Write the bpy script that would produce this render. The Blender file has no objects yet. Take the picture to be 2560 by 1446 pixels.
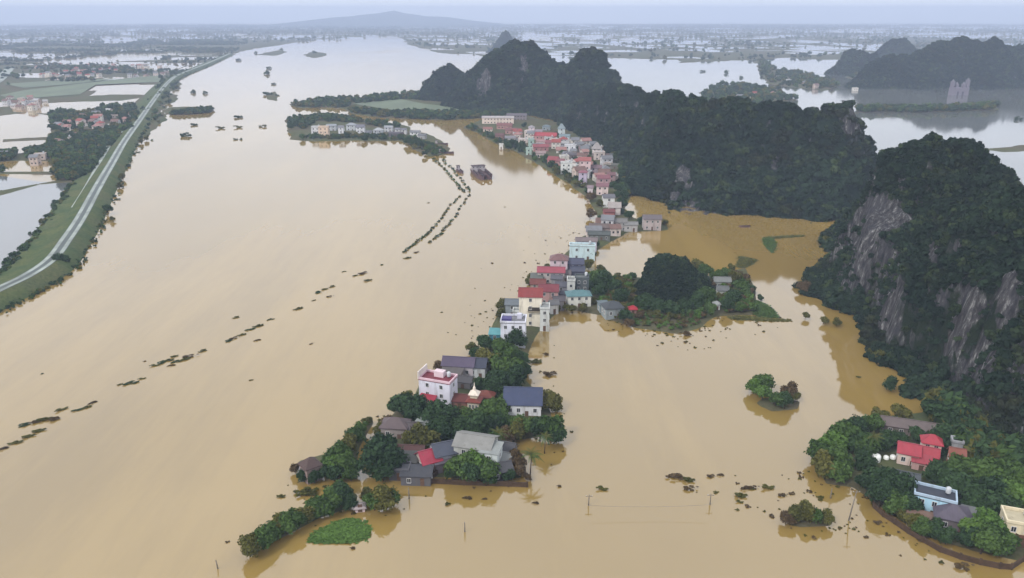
import bpy, math, random
import numpy as np
from mathutils import Vector, Matrix
sc = bpy.context.scene
R = math.radians
# ------------------------------------------------------------------ camera, sky, sun, exposure
CAM_H, PITCH, FOC, CX, CY = 110.0, R(19.6), 1920.0, 1280.0, 723.0
cam_d = bpy.data.cameras.new('camera'); cam = bpy.data.objects.new('camera', cam_d)
sc.collection.objects.link(cam); sc.camera = cam
cam.location = (0, 0, CAM_H); cam.rotation_euler = (R(90) - PITCH, 0, 0)
cam_d.sensor_fit = 'HORIZONTAL'; cam_d.sensor_width = 36; cam_d.lens = 36 * FOC / 2560
cam_d.clip_start = 1; cam_d.clip_end = 60000
SUN_EL, SUN_AZ = R(42), R(228)          # high sun behind an even cloud cover
world = bpy.data.worlds.new('World'); sc.world = world; world.use_nodes = True
wt = world.node_tree; wn = wt.nodes; wl = wt.links
for n in list(wn): wn.remove(n)
wo = wn.new('ShaderNodeOutputWorld'); wb = wn.new('ShaderNodeBackground')
sky = wn.new('ShaderNodeTexSky'); sky.sky_type = 'NISHITA'; sky.sun_disc = False
sky.sun_elevation = SUN_EL; sky.sun_rotation = SUN_AZ; sky.dust_density = 5; sky.air_density = 1.5
cmix = wn.new('ShaderNodeMixRGB'); cmix.inputs[0].default_value = 0.86
ctc = wn.new('ShaderNodeTexCoord'); cmap = wn.new('ShaderNodeMapping'); cmap.inputs['Scale'].default_value = (1.2, 1.2, 3.5)
cno = wn.new('ShaderNodeTexNoise'); cno.inputs['Scale'].default_value = 2.2; cno.inputs['Detail'].default_value = 5
crm = wn.new('ShaderNodeValToRGB')
crm.color_ramp.elements[0].position = 0.3; crm.color_ramp.elements[0].color = (10.0, 10.3, 11.0, 1)
crm.color_ramp.elements[1].position = 0.75; crm.color_ramp.elements[1].color = (12.0, 12.0, 12.3, 1)
wl.new(ctc.outputs['Generated'], cmap.inputs[0]); wl.new(cmap.outputs[0], cno.inputs['Vector'])
wl.new(cno.outputs[0], crm.inputs[0]); wl.new(sky.outputs[0], cmix.inputs[1]); wl.new(crm.outputs[0], cmix.inputs[2])
wl.new(cmix.outputs[0], wb.inputs[0]); wb.inputs[1].default_value = 0.1
wl.new(wb.outputs[0], wo.inputs[0])
sun_d = bpy.data.lights.new('sun', 'SUN'); sun_d.energy = 1.5; sun_d.angle = R(10); sun_d.color = (1, .96, .9)
sun = bpy.data.objects.new('sun', sun_d); sc.collection.objects.link(sun)
sun.rotation_euler = (R(90) - SUN_EL, 0, R(180) - SUN_AZ); sun.location = (0, 0, 400)
sc.view_settings.view_transform = 'Standard'; sc.view_settings.look = 'None'
sc.view_settings.exposure = 0.45; sc.view_settings.gamma = 1; sc.view_settings.use_curve_mapping = False
sc.cycles.use_denoising = True; sc.cycles.max_bounces = 6; sc.cycles.diffuse_bounces = 2
sc.cycles.glossy_bounces = 3; sc.cycles.transmission_bounces = 2; sc.cycles.volume_bounces = 0
sc.cycles.transparent_max_bounces = 4; sc.cycles.sample_clamp_indirect = 4
# ------------------------------------------------------------------ helpers
CP, SP = math.cos(PITCH), math.sin(PITCH)
def ray(px, py):
    u, v = (px - CX) / FOC, (CY - py) / FOC
    return u, CP + v * SP, -SP + v * CP
def G(px, py, z=0.0):                       # where the sight line through a photo point meets height z
    x, y, dz = ray(px, py); t = (z - CAM_H) / dz
    return Vector((x * t, y * t, z))
def AT(px, py, Y):                          # the point of that line at distance Y
    x, y, dz = ray(px, py); t = Y / y
    return Vector((x * t, Y, CAM_H + dz * t))
def COL(px, Y, z=0.0):                      # a point at distance Y and height z under a photo column
    dep = Y * CP + (CAM_H - z) * SP
    return Vector(((px - CX) / FOC * dep, Y, z))
def PXM(py):                                # photo pixels per metre at ground row py
    g = G(CX, py); return FOC / (g.y * CP + CAM_H * SP)
def PROJ(p):
    d = p[1] * CP + (CAM_H - p[2]) * SP
    return CX + FOC * p[0] / d, CY - FOC * (p[1] * SP + (p[2] - CAM_H) * CP) / d
def hsh(i, j, k, seed):
    h = (i.astype(np.int64) * 374761393 + j.astype(np.int64) * 668265263 + k.astype(np.int64) * 2147483647 + seed * 974634777) & 0xffffffff
    h = ((h ^ (h >> 13)) * 1274126177) & 0xffffffff
    h = ((h ^ (h >> 16)) * 2246822519) & 0xffffffff
    return ((h ^ (h >> 15)) & 0xffffff) / float(0xffffff)
def vnoise(x, y, z=0.0, seed=0):            # smooth value noise, -1..1
    x = np.asarray(x, float); y = np.asarray(y, float); z = np.zeros_like(x) + z
    xi, yi, zi = np.floor(x), np.floor(y), np.floor(z)
    f = [x - xi, y - yi, z - zi]; f = [t * t * (3 - 2 * t) for t in f]
    r = 0
    for a in (0, 1):
        for b in (0, 1):
            for c in (0, 1):
                w = (f[0] if a else 1 - f[0]) * (f[1] if b else 1 - f[1]) * (f[2] if c else 1 - f[2])
                r = r + w * hsh(xi + a, yi + b, zi + c, seed)
    return r * 2 - 1
def fbm(x, y, z=0.0, seed=0, o=4):
    r, a = 0, 0.5
    for k in range(o):
        r = r + a * vnoise(x * 2 ** k, y * 2 ** k, z * 2 ** k, seed + k); a *= 0.5
    return r
def sdpoly(X, Y, P):                        # signed distance, positive inside
    P = np.asarray(P, float); d = np.full(X.shape, 1e18); ins = np.zeros(X.shape, bool)
    for k in range(len(P)):
        ax, ay = P[k]; bx, by = P[(k + 1) % len(P)]
        ex, ey = bx - ax, by - ay; l2 = ex * ex + ey * ey + 1e-9
        t = np.clip(((X - ax) * ex + (Y - ay) * ey) / l2, 0, 1)
        d = np.minimum(d, (X - ax - t * ex) ** 2 + (Y - ay - t * ey) ** 2)
        if ay != by:
            c = ((ay > Y) != (by > Y)) & (X < (bx - ax) * (Y - ay) / (by - ay) + ax)
            ins ^= c
    return np.where(ins, 1, -1) * np.sqrt(d)
def gp(pts): return [tuple(G(*p)[:2]) for p in pts]
# mesh building
def link(o): sc.collection.objects.link(o); return o
def mesh(name, V, F, mats=(), smooth=False, mi=None):
    m = bpy.data.meshes.new(name); m.from_pydata([tuple(v) for v in V], [], [tuple(f) for f in F])
    for a in mats: m.materials.append(a)
    if mi is not None: m.polygons.foreach_set('material_index', np.asarray(mi, np.int32))
    if smooth: m.polygons.foreach_set('use_smooth', [True] * len(m.polygons))
    m.update(); return m
def grid_mesh(name, V, Q, mat, smooth=True):   # fast path for numpy arrays of quads
    m = bpy.data.meshes.new(name); n = len(Q)
    m.vertices.add(len(V)); m.vertices.foreach_set('co', np.asarray(V, np.float32).ravel())
    m.loops.add(4 * n); m.loops.foreach_set('vertex_index', np.asarray(Q, np.int32).ravel())
    m.polygons.add(n); m.polygons.foreach_set('loop_start', np.arange(0, 4 * n, 4, dtype=np.int32))
    m.polygons.foreach_set('loop_total', np.full(n, 4, np.int32))
    m.polygons.foreach_set('use_smooth', np.full(n, smooth))
    m.materials.append(mat); m.update(calc_edges=True); m.validate(); return m
def tag(o, label=None, cat=None, group=None, kind=None):
    if label: o['label'] = label
    if cat: o['category'] = cat
    if group: o['group'] = group
    if kind: o['kind'] = kind
    return o
def ob(name, me, parent=None, loc=(0, 0, 0), rz=0.0, scale=None):
    o = link(bpy.data.objects.new(name, me)); o.location = loc; o.rotation_euler = (0, 0, rz)
    if scale is not None: o.scale = scale
    if parent is not None: o.parent = parent
    return o
def empty(name, loc=(0, 0, 0), rz=0.0): 
    o = ob(name, None, None, loc, rz); o.empty_display_size = 0.5; return o
class MB:
    def __init__(s): s.v, s.f = [], []
    def add(s, V, F):
        b = len(s.v); s.v += [tuple(p) for p in V]; s.f += [tuple(i + b for i in f) for f in F]; return s
    def box(s, x0, x1, y0, y1, z0, z1, rz=0, o=(0, 0)):
        c, n = math.cos(rz), math.sin(rz)
        V = [(x, y, z) for z in (z0, z1) for y in (y0, y1) for x in (x0, x1)]
        V = [(o[0] + x * c - y * n, o[1] + x * n + y * c, z) for x, y, z in V]
        return s.add(V, [(0, 2, 3, 1), (4, 5, 7, 6), (0, 1, 5, 4), (2, 6, 7, 3), (0, 4, 6, 2), (1, 3, 7, 5)])
    def tube(s, pts, rad, n=7):
        ring = []
        for i, p in enumerate(pts):
            p = Vector(p); q = Vector(pts[min(i + 1, len(pts) - 1)]); a = Vector(pts[max(i - 1, 0)])
            d = (q - a).normalized(); u = d.orthogonal().normalized(); w = d.cross(u)
            r = rad[i] if hasattr(rad, '__len__') else rad
            ring.append([p + (u * math.cos(t * 2 * math.pi / n) + w * math.sin(t * 2 * math.pi / n)) * r for t in range(n)])
        b = len(s.v); s.v += [tuple(p) for rr in ring for p in rr]
        for i in range(len(pts) - 1):
            for t in range(n):
                s.f.append((b + i * n + t, b + i * n + (t + 1) % n, b + (i + 1) * n + (t + 1) % n, b + (i + 1) * n + t))
        s.f.append(tuple(b + t for t in range(n))[::-1]); s.f.append(tuple(b + (len(pts) - 1) * n + t for t in range(n)))
        return s
    def lathe(s, prof, n=10, o=(0, 0, 0)):
        b = len(s.v)
        for r, z in prof: s.v += [(o[0] + r * math.cos(t * 2 * math.pi / n), o[1] + r * math.sin(t * 2 * math.pi / n), o[2] + z) for t in range(n)]
        for i in range(len(prof) - 1):
            for t in range(n): s.f.append((b + i * n + t, b + i * n + (t + 1) % n, b + (i + 1) * n + (t + 1) % n, b + (i + 1) * n + t))
        s.f.append(tuple(b + t for t in range(n))[::-1]); s.f.append(tuple(b + (len(prof) - 1) * n + t for t in range(n)))
        return s
    def me(s, name, mat, smooth=False): return mesh(name, s.v, s.f, [mat], smooth)
    def build(s, name, mat, parent=None, smooth=False, **k): return ob(name, s.me(name, mat, smooth), parent, **k)
# ------------------------------------------------------------------ materials
def srgb(r, g, b):
    f = lambda c: (c / 255 / 12.92) if c <= 10 else ((c / 255 + .055) / 1.055) ** 2.4
    return (f(r), f(g), f(b))
class NT:
    def __init__(s, name):
        s.m = bpy.data.materials.new(name); s.m.use_nodes = True; s.t = s.m.node_tree; s.n = s.t.nodes; s.l = s.t.links
        s.b = s.n['Principled BSDF']; s.tc = None
    def node(s, k, **kw):
        n = s.n.new(k)
        for a, v in kw.items(): setattr(n, a, v)
        return n
    def obj(s):
        if s.tc is None: s.tc = s.node('ShaderNodeTexCoord')
        return s.tc.outputs['Object']
    def noise(s, scale, detail=4, stretch=None, vec=None, rough=.55):
        n = s.node('ShaderNodeTexNoise'); n.inputs['Scale'].default_value = scale; n.inputs['Detail'].default_value = detail
        n.inputs['Roughness'].default_value = rough
        v = vec or s.obj()
        if stretch:
            mp = s.node('ShaderNodeMapping'); mp.inputs['Scale'].default_value = stretch; s.l.new(v, mp.inputs[0]); v = mp.outputs[0]
        s.l.new(v, n.inputs['Vector']); return n.outputs[0]
    def ramp(s, src, stops):
        r = s.node('ShaderNodeValToRGB'); e = r.color_ramp.elements
        while len(e) < len(stops): e.new(.5)
        for i, (p, c) in enumerate(stops):
            e[i].position = p; e[i].color = (c[0], c[1], c[2], 1) if hasattr(c, '__len__') else (c, c, c, 1)
        s.l.new(src, r.inputs[0]); return r.outputs[0]
    def mix(s, f, a, b, mode='MIX'):
        m = s.node('ShaderNodeMixRGB', blend_type=mode)
        for i, v in enumerate((f, a, b)):
            if hasattr(v, 'links') or hasattr(v, 'is_linked'): s.l.new(v, m.inputs[i])
            else: m.inputs[i].default_value = v if (i == 0) else (v[0], v[1], v[2], 1)
        return m.outputs[0]
    def math(s, op, a, b=0.0):
        m = s.node('ShaderNodeMath', operation=op)
        for i, v in enumerate((a, b)):
            if hasattr(v, 'is_linked'): s.l.new(v, m.inputs[i])
            else: m.inputs[i].default_value = v
        return m.outputs[0]
    def bump(s, src, st, dist=1.0):
        b = s.node('ShaderNodeBump'); b.inputs['Strength'].default_value = st; b.inputs['Distance'].default_value = dist
        s.l.new(src, b.inputs['Height']); s.l.new(b.outputs[0], s.b.inputs['Normal'])
    def out(s, col, rough=.8, spec=.3):
        if hasattr(col, 'is_linked'): s.l.new(col, s.b.inputs['Base Color'])
        else: s.b.inputs['Base Color'].default_value = (*col, 1)
        s.b.inputs['Roughness'].default_value = rough; s.b.inputs['Specular IOR Level'].default_value = spec
        return s.m
def sc3(c, k): return tuple(min(1, x * k) for x in c)
_mc = {}
def wallmat(c):
    k = ('w', c)
    if k not in _mc:
        n = NT('render_wall'); a = sc3(srgb(*c), .84)
        g = n.noise(.35, 5); st = n.noise(.9, 4, (1, 1, .18))
        col = n.mix(n.ramp(g, [(.35, 0), (.75, .55)]), a, sc3(a, .72))
        col = n.mix(n.ramp(st, [(.52, 0), (.72, .5)]), col, (.12, .105, .085))
        _mc[k] = n.out(col, .85, .2)
    return _mc[k]
def roofmat(c, cor=True):
    k = ('r', c, cor)
    if k not in _mc:
        n = NT('roofing'); a = sc3(srgb(*c), .56)
        g = n.noise(.5, 5); st = n.noise(1.1, 3)
        col = n.mix(n.ramp(g, [(.3, 0), (.75, .7)]), a, sc3(a, .6))
        col = n.mix(n.ramp(st, [(.58, 0), (.75, .45)]), col, (.10, .09, .075))
        if cor:
            w = n.node('ShaderNodeTexWave', wave_type='BANDS', bands_direction='X'); w.inputs['Scale'].default_value = 1.0
            n.l.new(n.obj(), w.inputs['Vector']); n.bump(w.outputs[0], .5, .06)
            col = n.mix(n.math('MULTIPLY', w.outputs[0], .22), col, sc3(a, .55))
        _mc[k] = n.out(col, .6, .35)
    return _mc[k]
def plain(name, c, rough=.8, var=.35, sc_=1.0, spec=.3):
    k = (name, c)
    if k not in _mc:
        n = NT(name); a = srgb(*c)
        _mc[k] = n.out(n.mix(n.ramp(n.noise(sc_, 4), [(.3, 0), (.7, 1)]), sc3(a, 1 + var * .4), sc3(a, 1 - var)), rough, spec)
    return _mc[k]
def leafmat(name, dark, light):
    k = ('l', name)
    if k not in _mc:
        n = NT(name)
        oi = n.node('ShaderNodeObjectInfo'); at = n.node('ShaderNodeAttribute'); at.attribute_name = 'tone'
        base = n.mix(oi.outputs['Random'], dark, light)
        if name.startswith('hill'):
            pn = n.noise(.022, 4, None, oi.outputs['Location']); base = n.mix(n.ramp(pn, [(.42, 0), (.62, .85)]), base, sc3(light, 1.9)); base = n.mix(n.ramp(n.noise(.05, 3, None, oi.outputs['Location']), [(.55, 0), (.68, .7)]), base, (.034, .030, .018))
        col = n.mix(n.math('MULTIPLY', at.outputs['Fac'], .62), base, sc3(light, 1.35))
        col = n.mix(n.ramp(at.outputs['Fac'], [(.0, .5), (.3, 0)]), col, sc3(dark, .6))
        n.out(col, .8, .03 if name.startswith('hill') else .07)
        tr = n.node('ShaderNodeBsdfTranslucent'); n.l.new(col, tr.inputs[0])
        ms = n.node('ShaderNodeMixShader'); ms.inputs[0].default_value = .22
        n.l.new(n.b.outputs[0], ms.inputs[1]); n.l.new(tr.outputs[0], ms.inputs[2])
        n.l.new(ms.outputs[0], n.n['Material Output'].inputs[0]); _mc[k] = n.m
    return _mc[k]
LEAF = {
 'dark': leafmat('dark_leaves', (.022, .044, .022), (.044, .080, .032)),
 'mid': leafmat('green_leaves', (.036, .068, .020), (.074, .124, .034)),
 'olive': leafmat('olive_leaves', (.056, .062, .017), (.112, .110, .030)),
 'bright': leafmat('fresh_leaves', (.050, .105, .020), (.10, .17, .042)),
 'brown': leafmat('withered_leaves', (.065, .045, .022), (.12, .085, .045)),
}
LEAF['hill'] = leafmat('hill_leaves', (.009, .020, .015), (.020, .035, .020))
LEAF['hill2'] = leafmat('hill_fresh_leaves', (.018, .034, .016), (.040, .058, .025))
BARK = plain('bark', (78, 66, 54), .9)
GLASS = NT('window_glass').out((.018, .022, .028), .12, .6)
FRAME = plain('window_frame_paint', (205, 205, 205), .5, .15)
DOORM = plain('door_paint', (95, 72, 58), .6)
# ------------------------------------------------------------------ water
def water_mat(name, mud, mud2, rough=.045):
    n = NT(name)
    g = n.noise(.006, 6, (1, .45, 1)); h = n.noise(.035, 5, (1, .5, 1))
    col = n.mix(n.ramp(g, [(.35, 0), (.65, 1)]), mud, mud2)
    col = n.mix(n.ramp(h, [(.45, 0), (.8, .25)]), col, sc3(mud2, .82))
    stv = n.noise(.012, 7, (1, .16, 1), rough=.7); col = n.mix(n.ramp(stv, [(.47, 0), (.60, .55)]), col, sc3(mud, 1.26))
    wr = n.ramp(n.noise(.004, 5, (1, .35, 1)), [(.42, rough * .7), (.66, rough * 2.6)])
    n.bump(n.noise(.6, 3, (1, .7, 1)), .018, .25)
    n.out(col, rough, .5); n.l.new(wr, n.b.inputs['Roughness']); n.b.inputs['IOR'].default_value = 2.08
    return n.m
WATER = water_mat('muddy_water', (.240, .163, .047), (.214, .144, .041))
PADDY = water_mat('still_paddy_water', (.10, .11, .115), (.125, .125, .12))
S = 15000
tag(ob('water', mesh('water', [(-S, -300, 0), (S, -300, 0), (S, 14000, 0), (-S, 14000, 0)], [(0, 1, 2, 3)], [WATER])), 'brown flood water spreading over the whole valley', None, None, 'structure')
# ------------------------------------------------------------------ land above the flood
LAND = [  # outlines of dry or half-drowned ground, as ground points of the photograph
 # river-front village, strip of houses and the front island
 [(1163, 322), (1205, 300), (1320, 288), (1430, 318), (1520, 360), (1575, 420), (1580, 470), (1560, 520), (1580, 548), (1660, 556), (1668, 575), (1560, 580), (1505, 612), (1478, 640), (1470, 690), (1560, 720), (1590, 700), (1600, 740),
  (1560, 800), (1480, 790), (1400, 775), (1375, 800), (1330, 850), (1305, 905), (1315, 960), (1375, 1010), (1400, 1075), (1385, 1098), (1300, 1110), (1320, 1205), (1080, 1200), (990, 1203), (915, 1180), (920, 1120), (1000, 1020), (1040, 985),
  (1060, 940), (1180, 890), (1215, 845), (1245, 775), (1300, 745), (1330, 690), (1400, 640), (1440, 600), (1500, 560), (1490, 530), (1475, 500), (1440, 462), (1400, 440), (1350, 405), (1290, 378), (1230, 352)],
 # wooded island with the small crag
 [(1480, 690), (1560, 690), (1700, 700), (1790, 690), (1860, 670), (1885, 720), (1900, 790), (1800, 795), (1760, 820), (1690, 835), (1590, 820), (1520, 800), (1490, 760)],
 # islet with the hut
 [(735, 1195), (725, 1165), (800, 1145), (880, 1085), (930, 1045), (935, 1060), (890, 1130), (885, 1195), (800, 1200)],
 [(610, 1380), (640, 1345), (760, 1285), (850, 1225), (890, 1250), (880, 1275), (790, 1305), (660, 1375)],
 [(905, 1268), (915, 1240), (985, 1245), (990, 1268), (940, 1275)],
 # village under the big karst
 [(2035, 1160), (2050, 1090), (2180, 1040), (2330, 1020), (2600, 1090), (2600, 1420), (2520, 1400), (2450, 1385), (2330, 1345), (2200, 1262), (2130, 1215), (2060, 1205)],
 [(1952, 1300), (2000, 1285), (2080, 1290), (2080, 1310), (2000, 1312)],
 [(1880, 1005), (1900, 990), (1995, 1000), (1985, 1020), (1920, 1025)],
 # village on the spit in the river and its tail
 [(715, 318), (720, 300), (800, 290), (900, 298), (1010, 318), (1060, 335), (1120, 372), (1115, 385), (1075, 392), (1030, 372), (1000, 350), (900, 348), (790, 350), (745, 345)],
 # strip behind it, running to the far karst
 [(720, 262), (800, 250), (900, 246), (1050, 232), (1120, 250), (1330, 288), (1215, 296), (1120, 302), (1000, 297), (880, 284), (860, 270), (760, 272)],
 [(430, 288), (425, 268), (500, 266), (540, 276), (535, 283)],
 # ground between far water and the ridge on the right
 [(1740, 245), (1790, 215), (1860, 212), (1960, 228), (1990, 250), (1900, 262), (1800, 262)],
 [(1885, 150), (1920, 152), (1940, 178), (2010, 182), (2060, 195), (2110, 215), (2060, 228), (1990, 222), (1930, 212), (1900, 190)],
 [(2090, 165), (2170, 150), (2300, 150), (2130, 200)],
 [(2130, 272), (2300, 276), (2500, 264), (2480, 276), (2300, 284), (2140, 282)],
 [(2440, 372), (2560, 362), (2650, 360), (2650, 374), (2500, 380)],
 [(760, 138), (780, 130), (812, 132), (812, 142), (780, 146)],
 [(635, 138), (700, 125), (720, 130), (690, 140)],
 [(655, 240), (675, 228), (695, 245), (685, 252), (668, 248)],
]
FARL = [  # broad low country cut up by drowned paddies: (outline, share of fields under water)
 ([(-900, 900), (-300, 820), (0, 735), (60, 706), (122, 664), (172, 606), (215, 545), (258, 468), (290, 412), (322, 362), (372, 332), (400, 308), (425, 290), (420, 262), (428, 245), (455, 212), (445, 200), (480, 182), (555, 150), (600, 130), (640, 122), (760, 104), (900, 95), (980, 90), (980, 60), (-900, 60)], .30),
 ([(980, 60), (980, 90), (1010, 98), (1020, 112), (1090, 132), (1200, 142), (1400, 140), (1540, 146), (1690, 150), (1700, 158), (1760, 155), (1890, 150), (1960, 145), (2070, 150), (2300, 150), (2700, 160), (3300, 170), (3300, 60)], .36),
]
HOLES = [  # open water behind the dike
 [(-700, 900), (0, 688), (75, 640), (135, 555), (182, 480), (196, 455), (100, 462), (0, 490), (-700, 560)],
 [(0, 478), (150, 450), (138, 438), (0, 436)], [(0, 430), (138, 430), (130, 404), (40, 402), (0, 404)], [(-300, 478), (0, 478), (0, 404), (-300, 410)],
 [(0, 390), (120, 375), (125, 350), (0, 356)], [(0, 350), (130, 342), (122, 290), (70, 282), (0, 290)], [(-500, 390), (0, 390), (0, 290), (-500, 300)],
 [(30, 280), (120, 285), (240, 276), (330, 262), (345, 246), (300, 252), (170, 256), (30, 262)],
 [(225, 240), (300, 236), (375, 238), (395, 212), (260, 214)], [(100, 152), (250, 140), (410, 140), (400, 150), (180, 158)], [(60, 148), (10, 146), (20, 140), (70, 142)],
]
def fields(X, Y, share, seed):
    a = R(14); U = X * math.cos(a) + Y * math.sin(a); W = -X * math.sin(a) + Y * math.cos(a)
    cw, cl = 95.0, 150.0
    i, j = np.floor(U / cw), np.floor(W / cl); du = np.abs(U / cw - i - .5) * cw; dw = np.abs(W / cl - j - .5) * cl
    ins = np.minimum(cw / 2 - du, cl / 2 - dw)          # distance to the bund
    big = fbm(X / 900, Y / 600, 0, seed, 3)
    wet = hsh(i, j, i * 0, seed) < share + big * .9
    return np.where(wet, 2.5 - ins, 3.0), big
LANDP = [gp(p) for p in LAND]; FARP = [(gp(p), s) for p, s in FARL]; HOLEP = [gp(p) for p in HOLES]
def land_sd(X, Y):
    wx = fbm(X / 60, Y / 60, 0, 5) ; wy = fbm(X / 60, Y / 60, 0, 9); k = np.clip(Y * .016, 3, 14)
    A, B = X + wx * k, Y + wy * k * 1.6
    L = np.full(X.shape, -50.0); F = np.full(X.shape, -50.0)
    for P, s in FARP:
        f, big = fields(X, Y, s, 31)
        d = sdpoly(A, B, P)
        f = np.where(Y < 1000, 3.0, f)
        F = np.maximum(F, np.minimum(d, f))
    for P in HOLEP: F = np.minimum(F, -sdpoly(X + wx * 3, Y + wy * 3, P))
    for P in LANDP: L = np.maximum(L, sdpoly(A, B, P))
    return np.maximum(L, F)
def ground_mat():
    n = NT('wet_ground')
    a = n.noise(.02, 6); b = n.noise(.12, 5); c = n.noise(.9, 4)
    col = n.ramp(a, [(.3, (.055, .075, .038)), (.48, (.085, .095, .045)), (.6, (.10, .085, .055)), (.75, (.06, .085, .035))])
    col = n.mix(n.ramp(b, [(.4, 0), (.7, .7)]), col, (.085, .07, .045)); col = n.mix(n.ramp(c, [(.4, 0), (.8, .6)]), col, (.04, .05, .022))
    n.bump(c, .5, .4); return n.out(col, .9, .05)
GROUND = ground_mat()
ys = [108.0]
while ys[-1] < 11500: ys.append(ys[-1] * 1.0088)
ys = np.array(ys); us = np.linspace(-.98, .98, 520)
YY, UU = np.meshgrid(ys, us, indexing='ij'); XX = UU * YY
SD = land_sd(XX, YY)
ZZ = np.clip(SD * .14, -1.2, .55) + np.where(SD > 0, (fbm(XX / 14, YY / 14, 0, 3) + .4) * .35 * np.clip(SD / 4, 0, 1), 0)
idx = np.arange(XX.size).reshape(XX.shape)
Q = np.stack([idx[:-1, :-1], idx[:-1, 1:], idx[1:, 1:], idx[1:, :-1]], -1).reshape(-1, 4)
keep = (ZZ.ravel()[Q] > -.25).any(1); Q = Q[keep]
used = np.unique(Q); rem = np.full(XX.size, -1); rem[used] = np.arange(len(used))
V = np.stack([XX, YY, ZZ], -1).reshape(-1, 3)[used]
tag(ob('ground', grid_mesh('ground', V, rem[Q], GROUND)), 'low dark ground and paddy bunds standing out of the flood', None, None, 'structure')
def sheet(name, pts, z, mat, label, px=True):
    P = gp(pts) if px else pts
    return tag(ob(name, mesh(name, [(x, y, z) for x, y in P], [tuple(range(len(P)))], [mat])), label, None, None, 'structure')
sheet('paddy_water', [(-700, 900), (0, 688), (75, 640), (135, 555), (182, 480), (200, 455), (100, 455), (0, 440), (-700, 500)], .02, PADDY, 'grey flooded paddy between the dike and the left edge')
LAGOON = water_mat('grey_lagoon_water', (.115, .118, .105), (.098, .104, .098), .04)
sheet('lagoon_water', [(1330, 205), (1330, 112), (1700, 96), (3200, 100), (3400, 520), (2560, 540), (2350, 480), (2150, 420), (1900, 330), (1600, 300)], .02, LAGOON, 'grey lagoon spreading behind the karst ridge on the right')
def field_mat(c):
    n = NT('rice_field'); a = n.noise(.03, 5, (1, .4, 1)); b = n.noise(.3, 4)
    col = n.mix(n.ramp(a, [(.35, 0), (.65, 1)]), c, sc3(c, .72)); return n.out(n.mix(n.ramp(b, [(.4, 0), (.8, .4)]), col, sc3(c, .55)), .7, .3)
FIELD = field_mat((.115, .150, .082))
for k, (p, lb) in enumerate([([(60, 228), (330, 196), (412, 190), (396, 207), (240, 214), (200, 238), (30, 252), (0, 240)], 'broad pale green rice field left of the dike road'),
          ([(10, 212), (110, 205), (300, 198), (180, 212), (60, 222)], 'narrow green rice strip beyond the broad field'),
          ([(880, 262), (1000, 250), (1060, 262), (1180, 275), (1160, 284), (1000, 280)], 'pale green field at the foot of the far karst')]):
    sheet('rice_field', p, 1.15 + .03 * k, FIELD, lb)
# ------------------------------------------------------------------ dike with its two-lane road
def smooth_line(P, n=6):
    P = [Vector(p) for p in P]; out = []
    for i in range(len(P) - 1):
        a, b, c, d = P[max(i - 1, 0)], P[i], P[i + 1], P[min(i + 2, len(P) - 1)]
        for k in range(n):
            t = k / n
            out.append(.5 * ((2 * b) + (c - a) * t + (2 * a - 5 * b + 4 * c - d) * t * t + (3 * b - a - 3 * c + d) * t ** 3))
    return out + [P[-1]]
def strip(line, prof):                      # prof: list of (offset to the right, height)
    V, F = [], []; n = len(prof)
    for i, p in enumerate(line):
        d = (line[min(i + 1, len(line) - 1)] - line[max(i - 1, 0)]); d.z = 0; d.normalize(); r = Vector((d.y, -d.x, 0))
        for o, h in prof: V.append(Vector((p.x, p.y, 0)) + r * o + Vector((0, 0, h)))
    for i in range(len(line) - 1):
        for k in range(n - 1): F.append((i * n + k, i * n + k + 1, (i + 1) * n + k + 1, (i + 1) * n + k))
    return V, F
DK = 4.2
dl = smooth_line([G(px, py, DK) for px, py in [(-260, 850), (-120, 780), (0, 722), (70, 688), (128, 648), (165, 600), (203, 543), (243, 470), (278, 410), (312, 352), (347, 303), (380, 256), (410, 217), (436, 193), (466, 179), (520, 158), (575, 134)]], 8)
def grass_mat():
    n = NT('dike_grass'); a = n.noise(.08, 6); b = n.noise(.7, 4)
    col = n.mix(n.ramp(a, [(.35, 0), (.65, 1)]), (.050, .082, .036), (.098, .112, .045))
    col = n.mix(n.ramp(n.noise(.03, 6), [(.5, 0), (.7, .6)]), col, (.12, .105, .06)); n.bump(b, .6, .3); return n.out(n.mix(n.ramp(b, [(.4, 0), (.75, .7)]), col, (.026, .044, .018)), .9, .05)
GRASS = grass_mat()
dm = mesh('dike', *strip(dl, [(-24, -.6), (-19, .8), (-11, 1.6), (-4.8, DK), (4.4, DK), (8.6, 1.0), (11, -.6)]), [GRASS], True)
dike = tag(ob('dike', dm), 'grassy dike curving along the left bank of the river', None, None, 'structure')
CONC = plain('pale_concrete', (146, 154, 148), .75, .4, .12); ASPH = plain('wet_asphalt', (66, 76, 72), .5, .3, .15)
tag(ob('road', mesh('road', *strip(dl, [(-3.2, DK + .05), (-3.1, DK + .12), (3.1, DK + .12), (3.2, DK + .05)]), [ASPH])), 'grey road on top of the dike', None, None, 'structure')
for a, b, lb in ((-2.9, -1.1, 'pale concrete wheel track on the left side of the dike road'), (1.1, 2.9, 'pale concrete wheel track on the right side of the dike road')):
    tag(ob('road_lane', mesh('road_lane', *strip(dl, [(a, DK + .126), (b, DK + .126)]), [CONC])), lb, None, None, 'structure')
lower = smooth_line([G(px, py, 1.9) for px, py in [(185, 520), (210, 480), (232, 440), (262, 385), (285, 345), (318, 322), (352, 292)]], 5)
tag(ob('service_road', mesh('service_road', *strip(lower, [(-1.6, 2.0), (-1.5, 2.3), (1.5, 2.3), (1.6, 2.0)]), [CONC])), 'narrow pale service road below the dike road', None, None, 'structure')
fr = smooth_line([G(px, py, .8) for px, py in [(-60, 225), (-10, 205), (12, 185), (24, 172)]], 5)
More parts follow.
